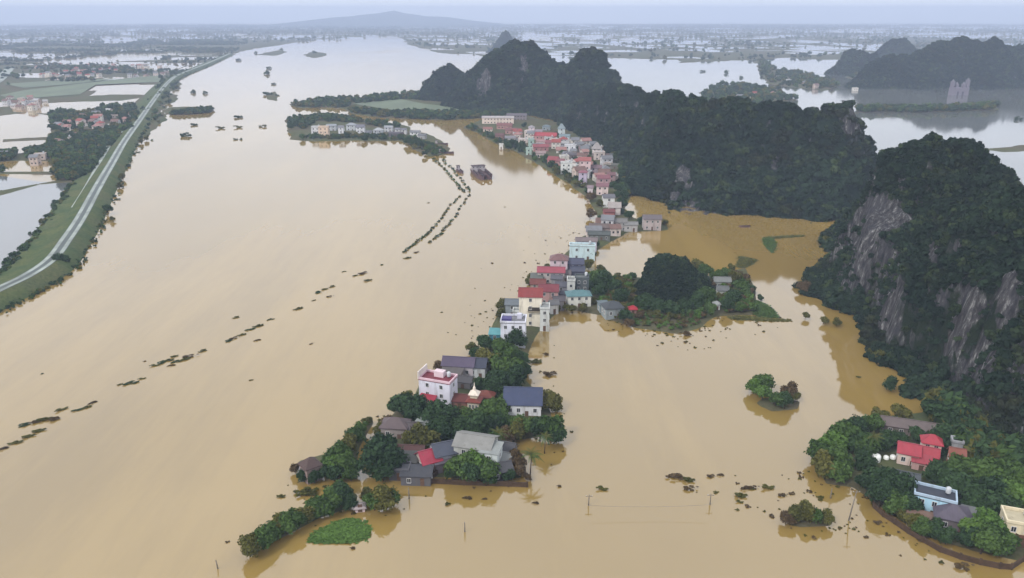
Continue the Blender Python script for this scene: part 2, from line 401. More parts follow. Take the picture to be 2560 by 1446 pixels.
tag(ob('road', mesh('road', *strip(fr, [(-9, .9), (-8, 1.6), (8, 1.6), (9, .9)]), [CONC])), 'pale straight road at the far left edge', None, None, 'structure')
# ------------------------------------------------------------------ karst hills
def karst_mat(name, veg, veg2, rockiness):
    n = NT(name); ge = n.node('ShaderNodeNewGeometry'); sp = n.node('ShaderNodeSeparateXYZ'); n.l.new(ge.outputs['True Normal'], sp.inputs[0])
    big = n.noise(.035, 5); mid = n.noise(.16, 5)
    st = n.noise(.7, 9, (1, 1, .16), rough=.72); st2 = n.noise(.2, 4, (1, 1, .22)); cr = n.noise(1.1, 8, (1, 1, .4), rough=.7)
    rock = n.ramp(st, [(.30, (.016, .016, .019)), (.46, (.050, .048, .052)), (.57, (.11, .11, .112)), (.68, (.40, .395, .39))])
    rock = n.mix(n.ramp(st2, [(.46, 0), (.66, .75)]), rock, (.050, .050, .060))
    rock = n.mix(n.ramp(big, [(.6, 0), (.72, .4)]), rock, (.085, .072, .068))
    v = n.mix(n.ramp(mid, [(.35, 0), (.65, 1)]), veg, veg2)
    s = n.math('ADD', sp.outputs['Z'], n.math('MULTIPLY', n.math('SUBTRACT', big, .5), 1.3))
    s = n.math('ADD', s, n.math('MULTIPLY', n.math('SUBTRACT', mid, .5), .9))
    ba = n.node('ShaderNodeAttribute'); ba.attribute_name = 'bare'; s = n.math('SUBTRACT', s, n.math('MULTIPLY', ba.outputs['Fac'], 1.6))
    col = n.mix(n.ramp(s, [(rockiness - .12, 0), (rockiness + .06, 1)]), rock, v)
    n.bump(n.math('ADD', cr, st), .9, 1.4); return n.out(col, .95, .02)
KROCK = karst_mat('karst_limestone', (.011, .020, .014), (.022, .032, .018), .34)
KWOOD = karst_mat('karst_scrub_slope', (.009, .020, .016), (.018, .030, .018), .18)
scrub_pts = []
def karst(label, foot, ridge, Rr, mat, res, talus=(8, .8, 2.6), rough=1.0, seed=0, npts=3000, bush=(1.6, 3.2), power=1.7, scars=()):
    P = [tuple(Vector(p)[:2]) for p in foot]
    rl = [AT(*r) for r in ridge]; pts = []
    for a, b in zip(rl[:-1], rl[1:]):
        k = max(2, int((b - a).length / (res * 2)))
        pts += [a.lerp(b, t / k) for t in range(k)]
    pts.append(rl[-1])
    xs = [p[0] for p in P]; yv = [p[1] for p in P]
    X, Y = np.meshgrid(np.arange(min(xs) - 6, max(xs) + 6, res), np.arange(min(yv) - 6, max(yv) + 6, res), indexing='xy')
    nx = fbm(X / 22, Y / 22, 0, seed + 1); ny = fbm(X / 22, Y / 22, 0, seed + 2)
    sd = sdpoly(X + nx * 9, Y + ny * 9, P) + fbm(X / 7, Y / 7, 0, seed + 4) * 3 * rough
    env = np.zeros(X.shape); dr = np.full(X.shape, 1e9)
    for p in pts:
        dr = np.minimum(dr, np.hypot(X - p.x, Y - p.y)); env = np.maximum(env, p.z - Rr * np.sqrt((X - p.x) ** 2 + (Y - p.y) ** 2 + 4.0))
    gs = 16 + res * 5; gul = np.abs(fbm(X / gs, Y / gs * .6, 0, seed + 50, 4)); env = env - gul * (14 + res * 5) * np.clip(dr / (12 + res * 6), .16, 1) + 1.0
    tw, ts, cs = talus
    rise = np.where(sd < tw, sd * ts, tw * ts + (sd - tw) * cs * (1 + .55 * fbm(X / 17, Y / 17, 0, seed + 6)))
    cr = fbm(X / 12, Y / 12, 0, seed + 8, 5)
    k = 4.0; Z = -k * np.log(np.exp(-np.clip(env, -30, 200) / k) + np.exp(-np.clip(rise, -30, 200) / k))
    Z = Z + np.where(Z > 4, cr * 3.4 * rough * np.clip(Z / 20, .2, 1), cr * .6)
    led = 7.0; fz = Z / led; fr_ = fz - np.floor(fz)                    # broken ledges
    stp = (np.floor(fz) + fr_ ** 2.2) * led
    m_ = np.clip(fbm(X / 26, Y / 26, 0, seed + 12) * 1.6 + .25, 0, .6)
    Z = np.where(Z > 6, Z * (1 - m_) + stp * m_, Z); Z = np.clip(Z, -2, None)
    q_ = 2.6 * res; j = res * 1.05; Xd = X + fbm(X / q_, Y / q_, Z / (q_ * 2.2), seed + 14, 2) * j; Yd = Y + fbm(X / q_, Y / q_, Z / (q_ * 2.2), seed + 15, 2) * j
    id_ = np.arange(X.size).reshape(X.shape)
    Qk = np.stack([id_[:-1, :-1], id_[:-1, 1:], id_[1:, 1:], id_[1:, :-1]], -1).reshape(-1, 4)
    Qk = Qk[(Z.ravel()[Qk] > -.4).any(1)]
    u = np.unique(Qk); rm = np.full(X.size, -1); rm[u] = np.arange(len(u)); Qk = rm[Qk]
    Vk = np.stack([Xd, Yd, Z], -1).reshape(-1, 3)[u]
    o = tag(ob('karst_hill', grid_mesh('karst_hill', Vk, Qk, mat, False)), label, None, None, 'structure')
    pu, pv = PROJ(Vk.T); bare = np.zeros(len(Vk))
    for sx, sy, rx, ry in scars: bare = np.maximum(bare, np.clip(1.5 - ((pu - sx) / rx) ** 2 - ((pv - sy) / ry) ** 2, 0, 1))
    bare = np.clip(bare * (1 + 1.8 * fbm(Vk[:, 0] / 9, Vk[:, 1] / 9, Vk[:, 2] / 14, seed + 30)), 0, 1)
    o.data.attributes.new('bare', 'FLOAT', 'POINT').data.foreach_set('value', bare.astype(np.float32))
    # scatter of scrub over the slopes
    A, B, C, D = (Vk[Qk[:, i]] for i in range(4))
    nn = np.cross(C - A, D - B); ar = np.linalg.norm(nn, axis=1); nz = nn[:, 2] / (ar + 1e-9); ce = (A + B + C + D) / 4
    patch = fbm(ce[:, 0] / 18, ce[:, 1] / 18, ce[:, 2] / 18, seed + 20)
    w = ar * np.clip(np.clip((nz - .22) * 3.2, 0, 1) + np.clip(patch * 2.2 + .12, 0, .7), .03, 1) * (ce[:, 2] > .3) * (nn[:, 1] < ar * .55) * np.clip(1 - 1.3 * bare[Qk[:, 0]], .02, 1)
    rg = np.random.RandomState(seed); ch = rg.choice(len(w), npts, p=w / w.sum())
    f1, f2 = rg.rand(npts, 1), rg.rand(npts, 1)
    pp = A[ch] * (1 - f1) * (1 - f2) + B[ch] * f1 * (1 - f2) + C[ch] * f1 * f2 + D[ch] * (1 - f1) * f2
    sz = bush[0] + (bush[1] - bush[0]) * rg.rand(npts) ** 2.2
    sz *= np.where(nz[ch] < .4, .6, 1)
    scrub_pts.append((label, pp, sz))
    return o
karst('long wooded karst ridge across the middle of the view',
  [G(1395, 318), G(1470, 350), G(1535, 392), G(1562, 440), G(1548, 500), G(1575, 545), G(1660, 551), G(1740, 550), G(1830, 549), G(1920, 552), G(2000, 560), G(2060, 574), G(2090, 590),
   COL(2250, 470), COL(2290, 540), COL(2150, 590), COL(1900, 640), COL(1700, 740), COL(1580, 880), COL(1450, 960), COL(1390, 900)],
  [(1405, 240, 860), (1450, 215, 840), (1500, 212, 800), (1545, 210, 750), (1590, 209, 690), (1622, 220, 630), (1662, 216, 580), (1692, 219, 545), (1722, 233, 530), (1762, 246, 520), (1800, 241, 512), (1842, 245, 505), (1880, 263, 500), (1922, 241, 495), (1962, 246, 492),
   (2002, 263, 490), (2058, 271, 485), (2090, 256, 480), (2115, 248, 478), (2150, 264, 470), (2172, 300, 465), (2192, 350, 460), (2215, 400, 450)], .95, KWOOD, 2.3, (10, .9, 2.2), 1.0, 40, 7500, (1.5, 5.6), 2.0, [(1708, 450, 20, 28), (1684, 500, 9, 22), (1722, 530, 22, 30), (1770, 540, 26, 14), (1940, 410, 12, 14), (2120, 300, 16, 30)])
karst('tall bare-cliffed karst filling the right edge',
  [G(2062, 578), G(2072, 640), G(2035, 672), G(1998, 712), G(2012, 742), G(2100, 792), G(2150, 850), G(2232, 925), G(2240, 985), G(2330, 1002), G(2370, 1062), G(2450, 1122), G(2560, 1180), G(2800, 1260),
   COL(3000, 230), COL(2800, 300), COL(2560, 370), COL(2420, 400), COL(2300, 425), COL(2190, 440), COL(2110, 420)],
  [(2130, 520, 330), (2160, 455, 322), (2200, 392, 320), (2240, 364, 318), (2300, 344, 314), (2340, 334, 310), (2390, 350, 306), (2432, 385, 300), (2468, 432, 294), (2492, 478, 286), (2530, 485, 255), (2562, 486, 240), (2650, 470, 232), (2800, 440, 225)],
  .72, KROCK, 1.25, (6, .9, 3.2), 1.25, 80, 13000, (.9, 4.0), 2.2, [(2200, 545, 55, 42), (2155, 610, 26, 50), (2250, 548, 36, 22), (2430, 770, 34, 46), (2525, 740, 28, 60), (2390, 830, 24, 32), (2150, 720, 22, 40), (2490, 930, 34, 36), (2330, 640, 14, 26)])
karst('small dark crag on the wooded island',
  [G(1570, 752), G(1640, 772), G(1720, 778), G(1775, 760), G(1775, 725), COL(1770, 326), COL(1680, 334), COL(1590, 326)],
  [(1585, 712, 303), (1612, 660, 305), (1640, 634, 306), (1672, 631, 306), (1705, 645, 306), (1740, 668, 307), (1770, 700, 307)], .9, KWOOD, 1.0, (3, 1.2, 3.0), .8, 120, 2600, (.8, 2.0), 2.4)
karst('far twin-peaked karst standing behind the village',
  [G(1050, 255), G(1110, 268), G(1200, 283), G(1330, 291), G(1420, 310), COL(1560, 800), COL(1610, 850), COL(1580, 950), COL(1450, 1040), COL(1300, 1120), COL(1150, 1190), COL(1045, 1190), COL(1035, 1100)],
  [(1050, 226, 1110), (1066, 200, 1108), (1088, 180, 1106), (1104, 163, 1104), (1122, 157, 1102), (1144, 172, 1098), (1158, 194, 1090), (1172, 186, 1040), (1190, 158, 1000), (1212, 138, 975), (1250, 112, 985), (1280, 98, 990), (1300, 93, 990), (1325, 100, 985), (1350, 122, 975),
   (1378, 143, 960), (1412, 158, 945), (1438, 162, 930), (1460, 124, 920), (1478, 108, 915), (1500, 118, 905), (1530, 156, 890), (1550, 186, 880), (1575, 214, 860)], 1.1, KWOOD, 4.0, (14, .8, 2.3), 1.5, 160, 5500, (2.2, 6.2), 2.3, [(1308, 165, 10, 26), (1210, 205, 14, 20)])
karst('broad blue-grey karst group at the far right',
  [G(2112, 222), G(2180, 231), G(2300, 233), G(2420, 231), G(2560, 226), G(2800, 222), COL(3000, 1500), COL(2560, 1480), COL(2300, 1450), COL(2120, 1400)],
  [(2120, 206, 1270), (2150, 180, 1280), (2182, 146, 1290), (2215, 133, 1300), (2288, 126, 1310), (2330, 106, 1320), (2380, 93, 1325), (2412, 87, 1325), (2440, 95, 1320), (2455, 110, 1320), (2470, 100, 1320), (2486, 95, 1320), (2505, 108, 1320), (2525, 116, 1350), (2560, 106, 1380), (2650, 96, 1380), (2800, 110, 1380)],
  1.0, KWOOD, 5.5, (18, .8, 2.4), 2.0, 200, 5500, (2.6, 5.0), 2.4)
for (lb, fy, Y0, Y1, rg_, rr, rs, sd_) in [
  ('pale rounded karst behind the far right group', 150, 1780, 2050, [(2165, 140, 1900), (2200, 118, 1900), (2228, 96, 1900), (2262, 91, 1900), (2285, 100, 1900), (2305, 125, 1900)], 1.0, 8, 240),
  ('low wooded rise left of the far right karsts', 165, 1500, 1700, [(2080, 152, 1600), (2100, 130, 1600), (2125, 122, 1600), (2160, 128, 1600), (2215, 132, 1600)], .7, 8, 260),
  ('tiny karst tower beyond the twin peaks', 112, 2450, 2700, [(1236, 92, 2560), (1247, 72, 2560), (1258, 70, 2560), (1275, 84, 2560), (1290, 92, 2560)], 1.1, 8, 280)]:
    a, b = rg_[0][0], rg_[-1][0]
    karst(lb, [COL(a - 14, Y0 + 40), COL((a + b) / 2, Y0), COL(b + 14, Y0 + 40), COL(b + 10, Y1 - 40), COL((a + b) / 2, Y1), COL(a - 10, Y1 - 40)], rg_, rr, KWOOD, rs, (20, .8, 2.0), 1.5, sd_, 1200, (3, 5.5), 2.2)
# hazy mountains on the horizon
HILLM = NT('distant_forest').out((.045, .06, .05), .95, .1)
for k, (lb, p) in enumerate([('long faint mountain on the horizon behind the river', [(700, 45), (760, 42), (830, 38), (880, 40), (940, 34), (985, 27), (1010, 33), (1060, 40), (1120, 37), (1180, 41), (1260, 45)])]):
    Y0 = 10300 + 300 * k; top = [AT(px, py, Y0) for px, py in p]; V, F = [], []
    den = []
    for a, b in zip(top[:-1], top[1:]): den += [a.lerp(b, t / 8) for t in range(8)]
    den.append(top[-1]); nr = 7
    for i, t in enumerate(den):
        for r_ in range(nr):
            s_ = r_ / (nr - 1) * 2 - 1; hgt = t.z * max(0, 1 - abs(s_) ** 1.4) * min(1, (i + .2) / 26, (len(den) - .8 - i) / 26) ** .6
            nzv = float(fbm(np.array([t.x / 160.]), np.array([s_ * 4.]), 0, 300 + k)[0])
            V.append((t.x, t.y + s_ * 1500, hgt * (1 + .12 * nzv * (abs(s_) > .05)) - 1.5 * (abs(s_) > .98)))
    for i in range(len(den) - 1):
        for r_ in range(nr - 1): F.append((i * nr + r_, (i + 1) * nr + r_, (i + 1) * nr + r_ + 1, i * nr + r_ + 1))
    tag(ob('mountain', mesh('mountain', V, F, [HILLM], True)), lb, None, None, 'structure')
# ------------------------------------------------------------------ foliage meshes
def sphere_pts(rg, n):
    v = rg.normal(size=(n, 3)); return v / np.linalg.norm(v, axis=1)[:, None]
def crown_mesh(name, mat, seed, nlobe, nleaf, leaf, flat=.8, spread=.62, lobe=(.34, .52), core=.74):
    rg = np.random.RandomState(seed); L = []
    for k in range(nlobe):
        d = sphere_pts(rg, 1)[0] * spread * rg.rand() ** .45; d[2] *= flat
        L.append((d, lobe[0] + (lobe[1] - lobe[0]) * rg.rand(), rg.rand()))
    V, F, T = [], [], []
    w = np.array([l[1] ** 2 for l in L]); w /= w.sum()
    which = rg.choice(nlobe, nleaf, p=w); dirs = sphere_pts(rg, nleaf)
    for k in range(nleaf):
        c, r, tn = L[which[k]]; d = dirs[k]
        if d[2] < -.55: d = d * np.array([1, 1, -.6])
        p = c + d * r * (.72 + .42 * rg.rand() + (.3 * rg.rand() if rg.rand() < .14 else 0)) * np.array([1, 1, flat + .1])
        n = Vector(d + rg.normal(size=3) * .55).normalized(); u = n.orthogonal().normalized(); q = n.cross(u)
        a = rg.rand() * 6.283; u, q = u * math.cos(a) + q * math.sin(a), q * math.cos(a) - u * math.sin(a)
        s = leaf * (.6 + .8 * rg.rand()); s2 = s * (.5 + .4 * rg.rand()); P = Vector(p); b = len(V)
        V += [P - u * s, P - q * s2 + n * s * .15, P + u * s, P + q * s2 + n * s * .15]; F.append((b, b + 1, b + 2, b + 3))
        t = float(np.clip(.12 + .62 * tn * rg.rand() + .5 * (rg.rand() - .3), 0, 1)); T.append(t)
    for c, r, tn in L:
        if core <= 0: break
        b = len(V); nu, nv = 7, 4
        for i in range(nv + 1):
            th = math.pi * i / nv
            for j in range(nu):
                ph = 6.283 * j / nu + i; rr = r * core * (.85 + .3 * rg.rand())
                V.append(Vector(c) + Vector((math.sin(th) * math.cos(ph) * rr, math.sin(th) * math.sin(ph) * rr, math.cos(th) * rr * (flat + .1))))
        for i in range(nv):
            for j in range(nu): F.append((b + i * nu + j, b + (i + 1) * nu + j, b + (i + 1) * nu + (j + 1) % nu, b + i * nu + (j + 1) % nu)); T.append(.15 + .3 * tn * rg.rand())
    m = mesh(name, V, F, [mat]); at = m.attributes.new('tone', 'FLOAT', 'FACE'); at.data.foreach_set('value', np.array(T, np.float32)); return m
CROWN = {k: [crown_mesh('crown', LEAF[k], 11 * i + hash_, 9 + i % 3, 1500, .105, .82) for i in range(4)] for hash_, k in enumerate(('dark', 'mid', 'olive', 'bright', 'brown'))}
BUSH = {k: [crown_mesh('foliage', LEAF[k], 7 * i + 50 + hash_, 13, 620, .10, .5, .95, (.14, .36)) for i in range(4)] for hash_, k in enumerate(('dark', 'mid', 'olive', 'brown', 'bright'))}
SCRUB = [crown_mesh('scrub', LEAF['hill2' if i == 3 else 'hill'], 300 + i, 4, 110, .26, .7, .5, (.42, .62), .7) for i in range(5)]
WOOD = [crown_mesh('wood', LEAF[('dark', 'dark', 'mid', 'olive', 'dark')[i]], 330 + i, 6, 110, .26, .8, .6, (.34, .58), .75) for i in range(5)]
def trunk_mesh(seed):
    rg = random.Random(seed); b = MB(); dx, dy = rg.uniform(-.12, .12), rg.uniform(-.12, .12)
    b.tube([(0, 0, -.1), (dx * .4, dy * .4, .4), (dx, dy, .8), (dx, dy, 1.0)], [.062, .046, .036, .02], 7)
    for k in range(4):
        a = k * 1.57 + rg.random(); r = rg.uniform(.22, .4)
        b.tube([(dx * .7, dy * .7, .5 + .07 * k), (dx + r * .5 * math.cos(a), dy + r * .5 * math.sin(a), .78 + .05 * k), (dx + r * math.cos(a), dy + r * math.sin(a), 1.0 + .08 * k)], [.028, .02, .008], 5)
    return b.me('trunk', BARK, True)
TRUNK = [trunk_mesh(i) for i in range(4)]
# scatter objects: points with a size, dressed by a node group
def gn_scatter(name, label, pts, sizes, variants, zoff=.15, seed=1):
    m = bpy.data.meshes.new(name); m.vertices.add(len(pts)); m.vertices.foreach_set('co', np.asarray(pts, np.float32).ravel())
    a = m.attributes.new('size', 'FLOAT', 'POINT'); a.data.foreach_set('value', np.asarray(sizes, np.float32)); m.update()
    o = tag(ob(name, m), label, None, None, 'stuff')
    g = bpy.data.node_groups.new(name, 'GeometryNodeTree')
    g.interface.new_socket('Geometry', in_out='INPUT', socket_type='NodeSocketGeometry'); g.interface.new_socket('Geometry', in_out='OUTPUT', socket_type='NodeSocketGeometry')
    N, L = g.nodes, g.links; gi, go = N.new('NodeGroupInput'), N.new('NodeGroupOutput')
    jn = N.new('GeometryNodeGeometryToInstance')
    for vm in variants:
        so = bpy.data.objects.new(vm.name + '_source', vm); oi = N.new('GeometryNodeObjectInfo'); oi.inputs['Object'].default_value = so; oi.inputs['As Instance'].default_value = True
        L.new(oi.outputs['Geometry'], jn.inputs[0])
    # GeometryToInstance would merge them, so pick from separate instances instead
    N.remove(jn); jg = N.new('GeometryNodeJoinGeometry')
    for n in [n for n in N if n.bl_idname == 'GeometryNodeObjectInfo']: L.new(n.outputs['Geometry'], jg.inputs[0])
    ip = N.new('GeometryNodeInstanceOnPoints'); ip.inputs['Pick Instance'].default_value = True
    rv = N.new('FunctionNodeRandomValue'); rv.data_type = 'INT'; rv.inputs['Min'].default_value = 0; rv.inputs['Max'].default_value = len(variants) - 1; rv.inputs['Seed'].default_value = seed
    rr = N.new('FunctionNodeRandomValue'); rr.data_type = 'FLOAT_VECTOR'; rr.inputs['Min'].default_value = (-.25, -.25, 0); rr.inputs['Max'].default_value = (.25, .25, 6.283); rr.inputs['Seed'].default_value = seed + 5
    na = N.new('GeometryNodeInputNamedAttribute'); na.data_type = 'FLOAT'; na.inputs['Name'].default_value = 'size'
    L.new(gi.outputs[0], ip.inputs['Points']); L.new(jg.outputs[0], ip.inputs['Instance'])
    L.new([s for s in rv.outputs if s.type == 'INT'][0], ip.inputs['Instance Index']); L.new([s for s in rr.outputs if s.type == 'VECTOR'][0], ip.inputs['Rotation'])
    L.new([s for s in na.outputs if s.enabled and s.name == 'Attribute'][0], ip.inputs['Scale']); L.new(ip.outputs[0], go.inputs[0])
    md = o.modifiers.new('scatter', 'NODES'); md.node_group = g
    return o
for k, (lb, pp, sz) in enumerate(scrub_pts):
    gn_scatter('hillside_scrub', 'dark scrub and creepers covering the ' + lb, pp, sz, SCRUB, seed=k)
def scatter_region(polys, n, seed, dens=None, zmin=.15):
    rg = np.random.RandomState(seed); out = []
    for P in polys:
        P = np.array(P); lo, hi = P.min(0), P.max(0); c = 0
        x = lo[0] + (hi[0] - lo[0]) * rg.rand(n * 6); y = lo[1] + (hi[1] - lo[1]) * rg.rand(n * 6)
        ok = (sdpoly(x, y, P) > 0) & (land_sd(x, y) > 1.5)
        if dens: ok &= rg.rand(len(x)) < dens(x, y)
        i = np.where(ok)[0][:n]; out.append(np.stack([x[i], y[i], np.full(len(i), .6)], -1))
    return np.concatenate(out)
LIGHT = [crown_mesh('wood', LEAF[('olive', 'mid', 'bright', 'olive', 'brown')[i]], 360 + i, 6, 120, .24, .6, .7, (.28, .5), .75) for i in range(5)]
def wood(label, polys_px, n, size, seed, dens=None, kinds=None):
    p = scatter_region([gp(q) for q in polys_px], n, seed, dens); rg = np.random.RandomState(seed + 1)
    s = size[0] + (size[1] - size[0]) * rg.rand(len(p)) ** 1.7; p[:, 2] += s * .7
    gn_scatter('wood', label, p, s, kinds or WOOD, seed=seed)
cl = lambda X, Y: np.clip(fbm(X / 240, Y / 70, 0, 77, 4) * 4.5 + .2, .0, 1)
wood('dense dark wood beside the dike road at the left', [[(135, 455), (128, 400), (150, 350), (230, 335), (290, 330), (300, 345), (262, 385), (232, 432), (190, 452)], [(70, 398), (130, 396), (150, 345), (110, 352), (75, 372)], [(0, 440), (-30, 372), (10, 372), (40, 385), (10, 430)]], 1300, (1.8, 4.2), 401)
wood('tree belt around the houses left of the dike', [[(120, 345), (125, 290), (200, 282), (260, 268), (335, 262), (345, 300), (320, 340), (200, 345)]], 420, (3, 5.5), 403, lambda X, Y: np.clip(fbm(X / 40, Y / 40, 0, 78) * 3 + .5, .05, 1))
wood('scrubby trees along the far flank of the dike', [[(345, 300), (380, 240), (400, 205), (430, 185), (480, 178), (455, 210), (428, 245), (420, 290), (400, 315)], [(395, 330), (425, 285), (540, 272), (535, 284), (440, 290), (410, 320)]], 420, (1.8, 3.8), 405)
wood('far wooded plain beyond the dike', [[(-200, 235), (-200, 130), (0, 110), (500, 100), (620, 108), (560, 150), (470, 180), (410, 200), (200, 205), (20, 220)]], 5200, (2.6, 5.5), 407, cl)
wood('wooded plain fading towards the left horizon', [[(-600, 112), (-600, 66), (1000, 62), (980, 90), (760, 104), (620, 110), (300, 108)]], 9000, (3.5, 9), 409, cl)
wood('wooded plain fading towards the right horizon', [[(980, 62), (980, 90), (1020, 108), (1090, 130), (1200, 140), (1540, 144), (1700, 152), (1890, 150), (2100, 150), (2700, 156), (2700, 62)]], 10000, (3.2, 8.5), 411, cl)
wood('trees on the long spit behind the island village', [[(720, 262), (800, 250), (900, 246), (1050, 232), (1120, 252), (1010, 250), (880, 262), (860, 272), (760, 272)], [(870, 275), (1000, 284), (1160, 286), (1320, 284), (1330, 290), (1200, 298), (1100, 302), (1000, 298), (880, 286)]], 520, (2.2, 4.6), 413)
wood('dark trees behind the houses of the island village', [[(715, 315), (722, 300), (800, 292), (900, 298), (1000, 318), (990, 326), (890, 308), (790, 306), (760, 325)]], 300, (2.2, 4.2), 415)
wood('drowned woods between the far right lakes', [[(1740, 245), (1790, 215), (1860, 212), (1960, 228), (1990, 250), (1900, 262), (1800, 262)], [(1885, 150), (1920, 152), (1940, 178), (2010, 182), (2060, 195), (2110, 215), (2060, 228), (1990, 222), (1930, 212), (1900, 190)], [(2090, 165), (2170, 150), (2260, 150), (2130, 200)], [(2130, 272), (2300, 276), (2500, 264), (2480, 276), (2300, 284), (2140, 282)]], 330, (3, 6), 417)
dlp = [(p.x, p.y) for p in dl]
def beside(off, n, seed, a=0., b_=1., jit=1.5):
    rg = np.random.RandomState(seed); out = []
    for k in range(n):
        f = (a + (b_ - a) * rg.rand()) * (len(dl) - 2); i = int(f); q = dl[i].lerp(dl[i + 1], f - i); t_ = dl[i + 1] - dl[i]; t_.z = 0; t_.normalize()
        o_ = off + rg.normal() * jit; out.append((q.x + t_.y * o_, q.y - t_.x * o_, .6))
    return np.array(out)
for off, n, sd_, a_, b_, sz, lb in ((-20, 330, 431, .05, .62, (.9, 2.4), 'dark hedge along the paddy side of the dike'), (10.2, 380, 433, .05, .95, (.5, 1.5), 'ragged reeds and bushes along the river side of the dike'), (8, 160, 435, .5, .98, (1.2, 2.8), 'thicker scrub on the far river side of the dike')):
    pp = beside(off, n, sd_, a_, b_); rg = np.random.RandomState(sd_); ss = sz[0] + (sz[1] - sz[0]) * rg.rand(n) ** 2; gn_scatter('hedge', lb, pp, ss, WOOD, seed=sd_)
wood('trees and reeds along the shore of the island village', [[(745, 345), (790, 352), (900, 349), (1000, 352), (1030, 372), (1075, 392), (1115, 385), (1100, 372), (1040, 350), (1000, 342), (900, 338), (800, 340)]], 330, (1.0, 3.0), 437)
wood('low trees along the bank of the river village', [[(1165, 322), (1230, 352), (1290, 378), (1350, 405), (1400, 440), (1440, 462), (1478, 500), (1490, 495), (1450, 448), (1410, 428), (1360, 396), (1300, 366), (1240, 342), (1180, 316)], [(1540, 370), (1575, 420), (1582, 470), (1560, 520), (1550, 480), (1550, 430), (1530, 390)]], 260, (1.2, 3.2), 439)
wood('forest at the foot of the tall karst', [[(2360, 1062), (2450, 1090), (2600, 1120), (2600, 1250), (2500, 1200), (2400, 1140)], [(2330, 1010), (2420, 1060), (2400, 1090), (2330, 1050)]], 160, (2.6, 4.8), 441)
wood('undergrowth around the island crag', [[(1500, 700), (1570, 700), (1600, 760), (1560, 790), (1500, 760)], [(1580, 770), (1760, 775), (1790, 700), (1870, 690), (1890, 780), (1800, 790), (1700, 800), (1600, 800)]], 260, (1.0, 2.6), 443, None, LIGHT)
wood('reeds on the muddy front shore of the crag island', [[(1520, 795), (1600, 790), (1760, 795), (1780, 800), (1700, 836), (1600, 822)], [(1840, 700), (1890, 700), (1905, 780), (1850, 780)]], 170, (.5, 1.4), 445, None, LIGHT)
wood('reeds and bushes round the shore of the front island', [[(915, 1180), (990, 1195), (1080, 1195), (1080, 1208), (990, 1208), (915, 1190)], [(1310, 900), (1330, 900), (1385, 1000), (1405, 1090), (1385, 1100), (1370, 1010)], [(2040, 1100), (2060, 1205), (2200, 1262), (2330, 1345), (2340, 1335), (2210, 1250), (2080, 1180), (2060, 1100)]], 120, (.5, 1.3), 447, None, LIGHT)
# ------------------------------------------------------------------ single trees and shrubs
ORD = ['', 'first', 'second', 'third', 'fourth', 'fifth', 'sixth', 'seventh', 'eighth', 'ninth', 'tenth', 'eleventh', 'twelfth', 'thirteenth', 'fourteenth', 'fifteenth', 'sixteenth', 'seventeenth', 'eighteenth', 'nineteenth']
def ordw(n):
    if n < 20: return ORD[n]
    t, u = divmod(n, 10); w = {2: 'twent', 3: 'thirt', 4: 'fort', 5: 'fift', 6: 'sixt', 7: 'sevent'}[t]
    return w + ('ieth' if u == 0 else 'y-' + ORD[u])
LM = []            # landmarks for the labels: (photo x, photo y, short name)
TREES = []
rt = random.Random(5)
def tree(px, py, r, kind='mid', hz=None):
    if py > 820: r *= .86 if px > 2030 else .93
    hc = hz if hz else r * .92
    p = G(px, py, hc); o = empty('tree', (p.x, p.y, .1), rt.random() * 6.28)
    sx = r * rt.uniform(.92, 1.1)
    ob('crown', rt.choice(CROWN[kind]), o, (0, 0, hc), rt.random() * 6, (sx, sx * rt.uniform(.88, 1.1), r * rt.uniform(.9, 1.08)))
    ob('trunk', rt.choice(TRUNK), o, (0, 0, -.3), 0, (r * .95, r * .95, hc))
    TREES.append((o, px, py, r, kind)); return o
TONE = {'dark': 'dark green', 'mid': 'green', 'olive': 'olive green', 'bright': 'fresh green', 'brown': 'withered brown'}
def label_trees():
    used = {}
    for o, px, py, r, kind in sorted(TREES, key=lambda t: (t[1], t[2])):
        d, lx, ly, nm = min(((px - a) ** 2 + (1.6 * (py - b)) ** 2, a, b, c) for a, b, c in LM)
        dx, dy = px - lx, (py - ly) * 1.6
        side = ('left of' if dx < 0 else 'right of') if abs(dx) > abs(dy) else ('in front of' if dy > 0 else 'behind')
        size = 'small' if r < 3 else ('big' if r > 5.2 else '')
        base = (' '.join(x for x in (size, TONE[kind], 'tree') if x), side + ' ' + nm)
        used.setdefault(base, []).append(o)
    for (a, b), os_ in used.items():
        for i, o in enumerate(os_):
            lb = a + ' ' + b if len(os_) == 1 else ordw(i + 1) + ' ' + a + ' from the left, ' + b
            if len(lb.split()) > 16: lb = lb.replace(', ' , ' ').replace(' from the left', '')
            if len(lb.split()) > 16: lb = ' '.join(lb.split()[:16])
            tag(o, lb, 'tree', 'trees of the flooded villages')
def shrub(px, py, rx, kind, ry=None, rz=None, rot=None, name='shrub'):
    p = G(px, py, 0); ry = ry or rx * .8; rz = rz or rx * .7
    o = empty(name, (p.x, p.y, 0), rot if rot is not None else rt.random() * 6.28)
    ob('foliage', rt.choice(BUSH[kind]), o, (0, 0, rz * .45), 0, (rx, ry, rz * 1.25))
    return o
